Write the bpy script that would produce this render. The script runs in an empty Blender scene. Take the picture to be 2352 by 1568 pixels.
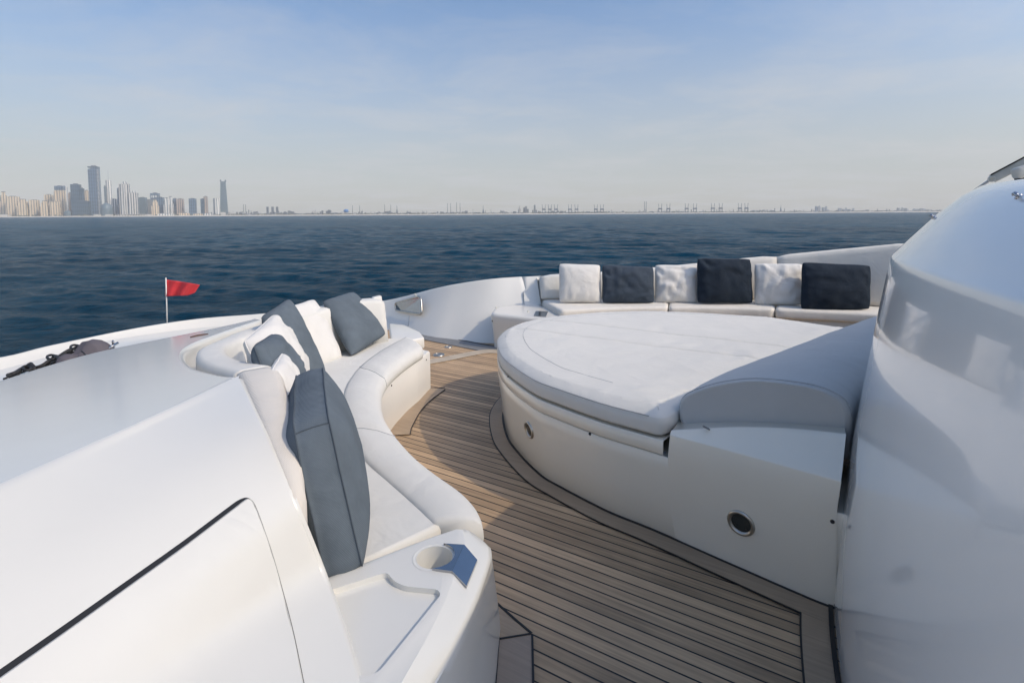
import bpy, bmesh, math, random
import numpy as np
from mathutils import Vector, Matrix, noise
from mathutils.bvhtree import BVHTree
random.seed(7)
V3 = Vector
PI = math.pi
scene = bpy.context.scene
col = scene.collection

# ------------------------------------------------------------------ camera
F = 1176.0                      # focal length in units of a 2352 px wide frame (18 mm on 36 mm)
H = 1.35                        # eye height above the teak deck
PITCH = math.radians(3.5)
ROLL = math.radians(0.32)
YP = 564.0                      # row of the principal point (lens shifted)
SEA_Z = -2.0
cam_d = bpy.data.cameras.new("camera")
cam = bpy.data.objects.new("camera", cam_d)
col.objects.link(cam)
scene.camera = cam
cam_d.sensor_width = 36.0
cam_d.lens = 36.0 * F / 2352.0
cam_d.shift_y = -(784.0 - YP) / 2352.0
cam_d.clip_start = 0.02
cam_d.clip_end = 40000
r0 = V3((1, 0, 0)); fw = V3((0, math.cos(PITCH), -math.sin(PITCH))); u0 = r0.cross(fw)
cr = r0 * math.cos(ROLL) - u0 * math.sin(ROLL)
cu = u0 * math.cos(ROLL) + r0 * math.sin(ROLL)
M = Matrix((cr, cu, -fw)).transposed().to_4x4()
M.translation = V3((0, 0, H))
cam.matrix_world = M
CP = V3((0, 0, H))

# ------------------------------------------------------------------ light
# sun direction measured from the shadow of the sun pad on the deck
SUN = V3((1.05, -0.45, 1.0)).normalized()
sl = bpy.data.lights.new("sun", 'SUN')
sun = bpy.data.objects.new("sun", sl)
col.objects.link(sun)
sl.energy = 2.3
sl.angle = math.radians(0.53)
sl.color = (1.0, 0.87, 0.69)
sun.rotation_euler = SUN.to_track_quat('Z', 'Y').to_euler()
w = bpy.data.worlds.new("World")
scene.world = w
w.use_nodes = True
nt = w.node_tree
nt.nodes.clear()
wo = nt.nodes.new('ShaderNodeOutputWorld')
bg = nt.nodes.new('ShaderNodeBackground')
sky = nt.nodes.new('ShaderNodeTexSky')
sky.sky_type = 'NISHITA'
sky.sun_disc = False
sky.sun_elevation = math.asin(SUN.z)
sky.sun_rotation = math.atan2(SUN.x, SUN.y)
sky.air_density = 1.0
sky.dust_density = 1.2
sky.ozone_density = 2.5
SKY_STR = 0.13
bg.inputs['Strength'].default_value = SKY_STR
tc = nt.nodes.new('ShaderNodeTexCoord')
# thin streaky cloud: direction projected on a flat cloud layer
sep = nt.nodes.new('ShaderNodeSeparateXYZ')
nt.links.new(tc.outputs['Generated'], sep.inputs[0])
def mth(tree, op, a, b=None, c=None, clamp=False):
    n = tree.nodes.new('ShaderNodeMath'); n.operation = op; n.use_clamp = clamp
    for i, v in enumerate((a, b, c)):
        if v is None: continue
        if isinstance(v, (int, float)): n.inputs[i].default_value = v
        else: tree.links.new(v, n.inputs[i])
    return n.outputs[0]
den = mth(nt, 'ADD', mth(nt, 'ABSOLUTE', sep.outputs[2]), 0.10)
px = mth(nt, 'DIVIDE', sep.outputs[0], den)
py = mth(nt, 'DIVIDE', sep.outputs[1], den)
cmb = nt.nodes.new('ShaderNodeCombineXYZ')
nt.links.new(mth(nt, 'MULTIPLY', px, 0.8), cmb.inputs[0]); nt.links.new(py, cmb.inputs[1])
cn = nt.nodes.new('ShaderNodeTexNoise'); cn.inputs['Scale'].default_value = 1.15
cn.inputs['Detail'].default_value = 9; cn.inputs['Roughness'].default_value = 0.62
cn.inputs['Distortion'].default_value = 0.35
nt.links.new(cmb.outputs[0], cn.inputs['Vector'])
cr1 = nt.nodes.new('ShaderNodeValToRGB')
cr1.color_ramp.elements[0].position = 0.45; cr1.color_ramp.elements[0].color = (0, 0, 0, 1)
cr1.color_ramp.elements[1].position = 0.72; cr1.color_ramp.elements[1].color = (1, 1, 1, 1)
nt.links.new(cn.outputs['Fac'], cr1.inputs[0])
lowf = nt.nodes.new('ShaderNodeMapRange')      # cloud bank thickens towards the horizon
lowf.inputs['From Min'].default_value = 0.0; lowf.inputs['From Max'].default_value = 0.60
lowf.inputs['To Min'].default_value = 0.95; lowf.inputs['To Max'].default_value = 0.0
nt.links.new(sep.outputs[2], lowf.inputs['Value'])
cl = mth(nt, 'MULTIPLY', cr1.outputs[0], lowf.outputs[0])
bank = nt.nodes.new('ShaderNodeMapRange'); bank.interpolation_type = 'SMOOTHSTEP'
bank.inputs['From Min'].default_value = 0.02; bank.inputs['From Max'].default_value = 0.45
bank.inputs['To Min'].default_value = 0.80; bank.inputs['To Max'].default_value = 0.16
nt.links.new(sep.outputs[2], bank.inputs['Value'])
hs = nt.nodes.new('ShaderNodeHueSaturation'); hs.inputs['Saturation'].default_value = 1.3; hs.inputs['Value'].default_value = 1.38
nt.links.new(sky.outputs[0], hs.inputs['Color'])
def skymix(fac, a_, col_):
    m_ = nt.nodes.new('ShaderNodeMix'); m_.data_type = 'RGBA'
    nt.links.new(fac, m_.inputs['Factor']); nt.links.new(a_, m_.inputs[6]); m_.inputs[7].default_value = (*col_, 1)
    return m_.outputs[2]
sk1 = skymix(bank.outputs[0], hs.outputs[0], (4.30, 4.12, 3.85))
sk2 = skymix(mth(nt, 'MULTIPLY', cl, 0.8, clamp=True), sk1, (5.1, 5.1, 5.2))
dp = nt.nodes.new('ShaderNodeVectorMath'); dp.operation = 'DOT_PRODUCT'
nt.links.new(tc.outputs['Generated'], dp.inputs[0]); dp.inputs[1].default_value = SUN
aur = mth(nt, 'MULTIPLY', mth(nt, 'POWER', mth(nt, 'MAXIMUM', dp.outputs['Value'], 0.0), 3.0), 1.4)
wm_ = nt.nodes.new('ShaderNodeMix'); wm_.data_type = 'RGBA'; wm_.blend_type = 'MULTIPLY'
wm_.inputs['Factor'].default_value = 1.0
ag = nt.nodes.new('ShaderNodeCombineColor')
for i_, k_ in enumerate((1.0, 0.86, 0.66)): nt.links.new(mth(nt, 'MULTIPLY_ADD', aur, k_, 1.0), ag.inputs[i_])
nt.links.new(sk2, wm_.inputs[6]); nt.links.new(ag.outputs[0], wm_.inputs[7])
nt.links.new(wm_.outputs[2], bg.inputs['Color'])
nt.links.new(bg.outputs[0], wo.inputs[0])
scene.view_settings.view_transform = 'Standard'
scene.view_settings.look = 'None'
scene.view_settings.exposure = 0.0
scene.view_settings.gamma = 1.0
scene.cycles.use_denoising = True
scene.cycles.max_bounces = 8
scene.cycles.volume_bounces = 1
scene.cycles.transparent_max_bounces = 8

# ------------------------------------------------------------------ rays
def ray(x, y):
    return (cr * ((x - 1176) / F) + cu * (-(y - YP) / F) + fw).normalized()
def P(x, y, z):
    d = ray(x, y)
    return CP + d * ((z - H) / d.z)
def PD(x, y, D):
    d = ray(x, y)
    return CP + d * (D / d.y)
def PPL(x, y, n, d0):           # plane n.p = d0
    d = ray(x, y)
    return CP + d * ((d0 - n.dot(CP)) / n.dot(d))
UX = V3((-0.86, 0.51, 0)); WX = V3((0.51, 0.86, 0))
UX.normalize(); WX.normalize()
def BW(u, w_, z=0.0):           # boat frame: u forward, w towards the far side
    return UX * u + WX * w_ + V3((0, 0, z))
def UW(p): return p.dot(UX), p.dot(WX)

# ------------------------------------------------------------------ materials
def mat(name):
    m = bpy.data.materials.new(name); m.use_nodes = True
    t = m.node_tree
    return m, t, t.nodes['Principled BSDF']
def nd(t, typ, **kw):
    n = t.nodes.new(typ)
    for k, v in kw.items():
        if k in n.inputs: n.inputs[k].default_value = v
        else: setattr(n, k, v)
    return n
def ramp(t, fac, stops):
    r = t.nodes.new('ShaderNodeValToRGB')
    e = r.color_ramp.elements
    while len(e) < len(stops): e.new(0.5)
    for i, (p, c) in enumerate(stops):
        e[i].position = p; e[i].color = (c[0], c[1], c[2], 1)
    t.links.new(fac, r.inputs[0])
    return r.outputs[0]
def objco(t, scale=(1, 1, 1), rot=(0, 0, 0)):
    c = t.nodes.new('ShaderNodeTexCoord'); mp = t.nodes.new('ShaderNodeMapping')
    mp.inputs['Scale'].default_value = scale; mp.inputs['Rotation'].default_value = rot
    t.links.new(c.outputs['Object'], mp.inputs[0])
    return mp.outputs[0]
def bump(t, b, h, dist, strength=1.0, prev=None):
    n = t.nodes.new('ShaderNodeBump'); n.inputs['Distance'].default_value = dist
    n.inputs['Strength'].default_value = strength
    t.links.new(h, n.inputs['Height'])
    if prev: t.links.new(prev, n.inputs['Normal'])
    if b: t.links.new(n.outputs[0], b.inputs['Normal'])
    return n.outputs[0]

def gelcoat(name, c=(0.68, 0.665, 0.615), rough=0.28, coat=0.6, bd=0.0014, cr_=0.04):
    m, t, b = mat(name)
    co = objco(t)
    n = nd(t, 'ShaderNodeTexNoise', Scale=2.2, Detail=5.0, Roughness=0.6)
    t.links.new(co, n.inputs['Vector'])
    cc = ramp(t, n.outputs['Fac'], [(0.25, [v * 0.955 for v in c]), (0.7, c)])
    t.links.new(cc, b.inputs['Base Color'])
    b.inputs['Roughness'].default_value = rough
    b.inputs['Coat Weight'].default_value = coat
    b.inputs['Coat Roughness'].default_value = cr_
    n2 = nd(t, 'ShaderNodeTexNoise', Scale=3.0, Detail=2.0)
    t.links.new(co, n2.inputs['Vector'])
    bump(t, b, n2.outputs['Fac'], bd, 0.35)
    return m
M_gel = gelcoat('white_gelcoat')
M_gelw = gelcoat('warm_white_gelcoat', (0.72, 0.69, 0.63), 0.3, 0.55)
M_gelg = gelcoat('cream_gelcoat', (0.80, 0.75, 0.64), 0.3, 0.8, 0.0006)
M_hull = gelcoat('superstructure_gelcoat', (0.84, 0.83, 0.80), 0.2, 0.9, 0.0004)
M_top = gelcoat('coaming_gelcoat', (0.70, 0.69, 0.665), 0.22, 0.7, 0.0005, 0.13)

def fabric(name, c, weave=160.0, wb=0.0001, wrinkle=0.012, rough=0.92, vary=0.03, wscale=5.0):
    m, t, b = mat(name)
    co = objco(t)
    n = nd(t, 'ShaderNodeTexNoise', Scale=6.0, Detail=6.0, Roughness=0.65)
    t.links.new(co, n.inputs['Vector'])
    wv = nd(t, 'ShaderNodeTexWave', Scale=weave, Distortion=0.6); wv.bands_direction = 'DIAGONAL'
    t.links.new(co, wv.inputs['Vector'])
    wv2 = nd(t, 'ShaderNodeTexWave', Scale=weave * 1.03, Distortion=0.6); wv2.bands_direction = 'Z'
    t.links.new(co, wv2.inputs['Vector'])
    wm = mth(t, 'MULTIPLY', wv.outputs['Fac'], wv2.outputs['Fac'])
    f = mth(t, 'ADD', mth(t, 'MULTIPLY', n.outputs['Fac'], 0.75), mth(t, 'MULTIPLY', wm, 0.14))
    cc = ramp(t, f, [(0.2, [v * (1 - 2.0 * vary) for v in c]), (0.75, [v * (1 + vary) for v in c])])
    t.links.new(cc, b.inputs['Base Color'])
    b.inputs['Roughness'].default_value = rough
    b.inputs['Specular IOR Level'].default_value = 0.25
    b.inputs['Sheen Weight'].default_value = 0.12 if c[0] > 0.3 else 0.0
    b1 = bump(t, None, wm, wb, 0.8)
    n3 = nd(t, 'ShaderNodeTexNoise', Scale=wscale, Detail=3.0, Distortion=0.8)
    t.links.new(co, n3.inputs['Vector'])
    bump(t, b, n3.outputs['Fac'], wrinkle, 0.8, b1)
    return m
M_white = fabric('white_upholstery', (0.66, 0.645, 0.60))
M_knit = fabric('cream_knit_upholstery', (0.65, 0.605, 0.54), 110, 0.0006)
M_pad = fabric('white_sunpad_cover', (0.67, 0.65, 0.60), 160, 0.0001, 0.012)
M_cream = fabric('cream_upholstery', (0.70, 0.665, 0.60))
M_grey = fabric('grey_upholstery', (0.50, 0.50, 0.48))
M_pwhite = fabric('white_pillow_fabric', (0.68, 0.66, 0.62), 160, 0.0001, 0.02)
M_pblue = fabric('slate_blue_pillow_fabric', (0.122, 0.150, 0.176), 95, 0.0005, 0.018, 0.85, 0.16)
M_pnavy = fabric('navy_pillow_fabric', (0.020, 0.031, 0.047), 120, 0.001, 0.02, 0.9, 0.15)
M_pslate = fabric('dark_slate_pillow_fabric', (0.055, 0.074, 0.10), 120, 0.001, 0.02, 0.9, 0.15)
M_cover = fabric('grey_canvas', (0.115, 0.105, 0.12), 60, 0.001, 0.03)

def plain(name, c, rough=0.5, metal=0.0, scale=12.0, vary=0.15, coat=0.0):
    m, t, b = mat(name)
    n = nd(t, 'ShaderNodeTexNoise', Scale=scale, Detail=4.0)
    t.links.new(objco(t), n.inputs['Vector'])
    t.links.new(ramp(t, n.outputs['Fac'], [(0.3, [v * (1 - vary) for v in c]), (0.7, c)]), b.inputs['Base Color'])
    b.inputs['Roughness'].default_value = rough
    b.inputs['Metallic'].default_value = metal
    b.inputs['Coat Weight'].default_value = coat
    return m
M_steel = plain('polished_steel', (0.42, 0.43, 0.45), 0.10, 1.0, 20, 0.08)
M_steelb = plain('brushed_steel', (0.56, 0.53, 0.47), 0.3, 1.0, 40, 0.15)
M_black = plain('black_caulk', (0.012, 0.012, 0.013), 0.6)
M_rubber = plain('black_rubber', (0.02, 0.02, 0.022), 0.7)
M_dark = plain('dark_lens', (0.03, 0.036, 0.035), 0.15, 0, 30, 0.3, 0.6)
M_seam = plain('seam_thread', (0.42, 0.42, 0.42), 0.9)
M_seamd = plain('dark_seam_thread', (0.065, 0.082, 0.10), 0.9)
M_line = plain('grey_line', (0.36, 0.36, 0.35), 0.6)
M_red = plain('red_flag_cloth', (0.62, 0.035, 0.045), 0.6, 0, 8, 0.25)
M_plastic = plain('ivory_plastic', (0.62, 0.60, 0.53), 0.4)
M_grip = plain('grey_waterway', (0.20, 0.205, 0.21), 0.6)

def teak(name, planks=True, pitch=0.0475, light=(0.66, 0.455, 0.27), darkc=(0.175, 0.122, 0.073)):
    m, t, b = mat(name)
    c = t.nodes.new('ShaderNodeTexCoord')
    sp = t.nodes.new('ShaderNodeSeparateXYZ'); t.links.new(c.outputs['Object'], sp.inputs[0])
    y = mth(t, 'DIVIDE', sp.outputs[1], pitch)
    idx = mth(t, 'FLOOR', y)
    fr = mth(t, 'SUBTRACT', y, idx)
    wn = nd(t, 'ShaderNodeTexWhiteNoise', noise_dimensions='1D'); t.links.new(idx, wn.inputs['W'])
    sh = mth(t, 'MULTIPLY', wn.outputs['Value'], 37.0)
    cb = t.nodes.new('ShaderNodeCombineXYZ')
    t.links.new(mth(t, 'MULTIPLY', mth(t, 'ADD', sp.outputs[0], sh), 3.0), cb.inputs[0])
    t.links.new(mth(t, 'MULTIPLY', sp.outputs[1], 95.0), cb.inputs[1])
    gr = nd(t, 'ShaderNodeTexNoise', Scale=1.0, Detail=6.0, Roughness=0.6, Distortion=0.25)
    t.links.new(cb.outputs[0], gr.inputs['Vector'])
    bl = nd(t, 'ShaderNodeTexNoise', Scale=3.5, Detail=5.0, Roughness=0.6)
    t.links.new(c.outputs['Object'], bl.inputs['Vector'])
    if planks:
        f = mth(t, 'ADD', mth(t, 'ADD', mth(t, 'MULTIPLY', gr.outputs['Fac'], 0.5), mth(t, 'MULTIPLY', wn.outputs['Value'], 0.26)), mth(t, 'MULTIPLY', bl.outputs['Fac'], 0.30))
    else:
        f = mth(t, 'ADD', mth(t, 'MULTIPLY', gr.outputs['Fac'], 0.6), mth(t, 'MULTIPLY', bl.outputs['Fac'], 0.45))
    wood = ramp(t, f, [(0.28, darkc), (0.52, [(a + d) / 2 for a, d in zip(light, darkc)]), (0.78, light)])
    if planks:
        caulk = mth(t, 'LESS_THAN', fr, 0.125)
        mxn = t.nodes.new('ShaderNodeMix'); mxn.data_type = 'RGBA'
        t.links.new(caulk, mxn.inputs['Factor']); t.links.new(wood, mxn.inputs[6])
        mxn.inputs[7].default_value = (0.014, 0.013, 0.013, 1)
        t.links.new(mxn.outputs[2], b.inputs['Base Color'])
        hgt = mth(t, 'SUBTRACT', mth(t, 'MULTIPLY', gr.outputs['Fac'], 0.35), mth(t, 'MULTIPLY', caulk, 1.0))
    else:
        t.links.new(wood, b.inputs['Base Color'])
        hgt = mth(t, 'MULTIPLY', gr.outputs['Fac'], 0.35)
    b.inputs['Roughness'].default_value = 0.62
    bump(t, b, hgt, 0.0012, 0.6)
    return m
M_teak = teak('teak_planking')
M_board = teak('teak_margin_board', False, light=(0.46, 0.34, 0.225), darkc=(0.25, 0.185, 0.125))

# ------------------------------------------------------------------ mesh helpers
def link_mesh(name, verts, faces, m, parent=None, smooth=True, angle=None):
    me = bpy.data.meshes.new(name)
    me.from_pydata([tuple(v) for v in verts], [], faces)
    me.validate(); me.update()
    me.materials.append(m)
    bm = bmesh.new(); bm.from_mesh(me)
    bmesh.ops.recalc_face_normals(bm, faces=bm.faces)
    bm.to_mesh(me); bm.free()
    if smooth:
        me.polygons.foreach_set('use_smooth', [True] * len(me.polygons))
        if angle: me.set_sharp_from_angle(angle=math.radians(angle))
    o = bpy.data.objects.new(name, me)
    col.objects.link(o)
    if parent: o.parent = parent; o.matrix_parent_inverse = parent.matrix_world.inverted()
    return o
def tag(o, label=None, cat=None, group=None, kind=None):
    if label: o['label'] = label
    if cat: o['category'] = cat
    if group: o['group'] = group
    if kind: o['kind'] = kind
    return o
def thing(name, label, cat, loc, group=None):
    o = bpy.data.objects.new(name, None); o.empty_display_size = 0.1
    o.location = loc; col.objects.link(o)
    o.matrix_world = Matrix.Translation(loc)
    return tag(o, label, cat, group)
def catmull(pts, n=8, closed=False):
    out = []
    N = len(pts)
    rng = range(N if closed else N - 1)
    for i in rng:
        if closed:
            p0, p1, p2, p3 = pts[(i - 1) % N], pts[i], pts[(i + 1) % N], pts[(i + 2) % N]
        else:
            p1, p2 = pts[i], pts[i + 1]
            p0 = pts[i - 1] if i > 0 else p1 * 2 - p2
            p3 = pts[i + 2] if i + 2 < N else p2 * 2 - p1
        for k in range(n):
            t = k / n
            out.append(0.5 * ((2 * p1) + (p2 - p0) * t + (2 * p0 - 5 * p1 + 4 * p2 - p3) * t * t + (3 * p1 - p0 - 3 * p2 + p3) * t ** 3))
    if not closed: out.append(pts[-1].copy())
    return out
def resample(pts, n):
    L = [0.0]
    for a, b in zip(pts, pts[1:]): L.append(L[-1] + (b - a).length)
    out = []; j = 0
    for i in range(n):
        s = L[-1] * i / (n - 1)
        while j < len(L) - 2 and L[j + 1] < s: j += 1
        d = L[j + 1] - L[j]
        out.append(pts[j].lerp(pts[j + 1], (s - L[j]) / d if d > 1e-9 else 0))
    return out
def loft(name, rows, m, parent=None, close_u=False, close_v=False, caps=False, smooth=True, angle=None):
    n = len(rows[0]); R = len(rows)
    verts = [p for r in rows for p in r]
    faces = []
    for i in range(R if close_v else R - 1):
        a = i * n; b = ((i + 1) % R) * n
        for j in range(n if close_u else n - 1):
            k = (j + 1) % n
            faces.append((a + j, a + k, b + k, b + j))
    if caps:
        faces.append(tuple(range(n))[::-1]); faces.append(tuple((R - 1) * n + j for j in range(n)))
    o = link_mesh(name, verts, faces, m, parent, smooth, angle)
    if caps and n > 12:
        for p in o.data.polygons:
            if len(p.vertices) > 12: p.use_smooth = False
    return o
def nrm2(pts, closed=True):
    """left-hand plan normals"""
    out = []; N = len(pts)
    for i in range(N):
        a = pts[(i - 1) % N] if closed or i > 0 else pts[i]
        b = pts[(i + 1) % N] if closed or i < N - 1 else pts[i]
        d = b - a; n = V3((-d.y, d.x, 0))
        out.append(n.normalized() if n.length > 1e-9 else V3((0, 0, 0)))
    return out
def area2(pts):
    return 0.5 * sum(a.x * b.y - b.x * a.y for a, b in zip(pts, pts[1:] + pts[:1]))
def round_corners(pts, r, n=6, thr=0.35):
    """round the corners of a closed polygon"""
    out = []; N = len(pts)
    for i in range(N):
        p = pts[i]; a = pts[i - 1]; b = pts[(i + 1) % N]
        d1 = a - p; d2 = b - p
        l1, l2 = d1.length, d2.length
        if l1 < 1e-6 or l2 < 1e-6: continue
        ang = PI - d1.angle(d2)
        if ang < thr: out.append(p); continue
        rr = min(r, l1 * 0.45, l2 * 0.45)
        s, e = p + d1.normalized() * rr, p + d2.normalized() * rr
        for k in range(n + 1):
            t = k / n
            out.append(s * (1 - t) ** 2 + p * 2 * t * (1 - t) + e * t * t)
    return out
def round_arc(pts, r, thr=0.6, n=7):
    """round sharp corners of a closed polygon whose edges may be finely divided"""
    pts = [p for i, p in enumerate(pts) if (p - pts[i - 1]).length > 1e-4]
    N = len(pts); corners = []
    for i in range(N):
        d1 = pts[i] - pts[i - 1]; d2 = pts[(i + 1) % N] - pts[i]
        if d1.angle(d2) > thr: corners.append(i)
    drop = set(); ins = {}
    for i in corners:
        ends = []
        for st in (-1, 1):
            acc = 0; j = i
            while True:
                k = (j + st) % N; L = (pts[k] - pts[j]).length
                if acc + L >= r or k in corners:
                    t = min(0.45 if k in corners else 1.0, (r - acc) / L); ends.append(pts[j].lerp(pts[k], t)); break
                acc += L; j = k; drop.add(k)
        drop.add(i); s_, e_ = ends
        ins[i] = [s_ * (1 - t) ** 2 + pts[i] * 2 * t * (1 - t) + e_ * t * t for t in [q / n for q in range(n + 1)]]
    out = []
    for i in range(N):
        if i in ins: out += ins[i]
        elif i not in drop: out.append(pts[i])
    return out
def densify(pts, step):
    out = []
    for a, b in zip(pts, pts[1:] + pts[:1]):
        k = max(1, int((b - a).length / step))
        for i in range(k): out.append(a.lerp(b, i / k))
    return out
def ring_solid(name, outline, prof, m, parent=None, zoff=None, angle=None):
    """outline: closed plan polygon; prof: list of (inset, z) bottom to top; ends capped"""
    o = [V3((p.x, p.y, 0)) for p in outline]
    if area2(o) < 0: o.reverse()
    nn = nrm2(o)
    rows = []
    for ins, z in prof:
        rows.append([V3((p.x + q.x * ins, p.y + q.y * ins, z + (zoff(p) if zoff else 0))) for p, q in zip(o, nn)])
    return loft(name, rows, m, parent, close_u=True, caps=True, angle=angle)
def cushion_prof(z0, z1, r=0.03, crown=0.012):
    p = [(r, z0)]
    for k in range(1, 5):
        a = k / 4 * PI / 2; p.append((r - r * math.sin(a), z0 + r - r * math.cos(a)))
    for k in range(0, 5):
        a = k / 4 * PI / 2; p.append((r - r * math.cos(a), z1 - r + r * math.sin(a)))
    p += [(r * 1.18, z1 + crown * 0.25)]
    return p
def tube(name, pts, r, m, parent=None, n=8, closed=False, radii=None):
    rows = []; N = len(pts)
    up = V3((0, 0, 1))
    for i, p in enumerate(pts):
        a = pts[(i - 1) % N] if closed or i > 0 else p
        b = pts[(i + 1) % N] if closed or i < N - 1 else p
        d = (b - a).normalized()
        s = d.cross(up)
        if s.length < 0.1: s = d.cross(V3((1, 0, 0)))
        s.normalize(); q = s.cross(d)
        rr = radii[i] if radii else r
        rows.append([p + s * (rr * math.cos(2 * PI * k / n)) + q * (rr * math.sin(2 * PI * k / n)) for k in range(n)])
    return loft(name, rows, m, parent, close_u=True, close_v=closed, caps=not closed)
def box_verts(c, s, R=None):
    v = [V3((x * s[0] / 2, y * s[1] / 2, z * s[2] / 2)) for x in (-1, 1) for y in (-1, 1) for z in (-1, 1)]
    if R: v = [R @ p for p in v]
    v = [p + c for p in v]
    f = [(0, 1, 3, 2), (4, 6, 7, 5), (0, 4, 5, 1), (2, 3, 7, 6), (0, 2, 6, 4), (1, 5, 7, 3)]
    return v, f
class MB:
    def __init__(s): s.v = []; s.f = []
    def add(s, v, f):
        k = len(s.v); s.v += list(v); s.f += [tuple(i + k for i in q) for q in f]
    def box(s, c, sz, R=None): s.add(*box_verts(V3(c), sz, R)); return s
    def prism(s, pts, z0, z1, top=1.0):
        n = len(pts); c = sum(pts, V3()) / n
        lo = [V3((p.x, p.y, z0)) for p in pts]
        hi = [V3((c.x + (p.x - c.x) * top, c.y + (p.y - c.y) * top, z1)) for p in pts]
        s.add(lo + hi, [tuple(range(n))[::-1], tuple(range(n, 2 * n))] + [(i, (i + 1) % n, (i + 1) % n + n, i + n) for i in range(n)])
        return s
    def cyl(s, a, b, r, r2=None, n=10):
        a, b = V3(a), V3(b); d = (b - a).normalized()
        t = d.cross(V3((0, 0, 1)))
        if t.length < 0.05: t = V3((1, 0, 0))
        t.normalize(); q = d.cross(t); r2 = r if r2 is None else r2
        v = [a + (t * math.cos(2 * PI * k / n) + q * math.sin(2 * PI * k / n)) * r for k in range(n)]
        v += [b + (t * math.cos(2 * PI * k / n) + q * math.sin(2 * PI * k / n)) * r2 for k in range(n)]
        s.add(v, [tuple(range(n))[::-1], tuple(range(n, 2 * n))] + [(i, (i + 1) % n, (i + 1) % n + n, i + n) for i in range(n)])
        return s
    def build(s, name, m, parent=None, smooth=False, angle=40):
        return link_mesh(name, s.v, s.f, m, parent, smooth, angle if smooth else None)
def bevel(o, w_, seg=3, ang=30):
    b = o.modifiers.new('bevel', 'BEVEL'); b.width = w_; b.segments = seg
    b.limit_method = 'ANGLE'; b.angle_limit = math.radians(ang); b.harden_normals = False
    o.data.polygons.foreach_set('use_smooth', [True] * len(o.data.polygons))
    return o
def disc_on(c, n, r, t, m, name, parent, r2=None):
    mb = MB(); mb.cyl(c - n * 0.004, c + n * t, r, r2 if r2 else r * 0.8, 24)
    return mb.build(name, m, parent, True)

def bvh_of(objs):
    vs, fs = [], []
    for o in objs:
        k = len(vs); mw = o.matrix_world
        vs += [mw @ v.co for v in o.data.vertices]; fs += [tuple(i + k for i in p.vertices) for p in o.data.polygons]
    return BVHTree.FromPolygons(vs, fs)
bpy.context.view_layer.update()

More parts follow.
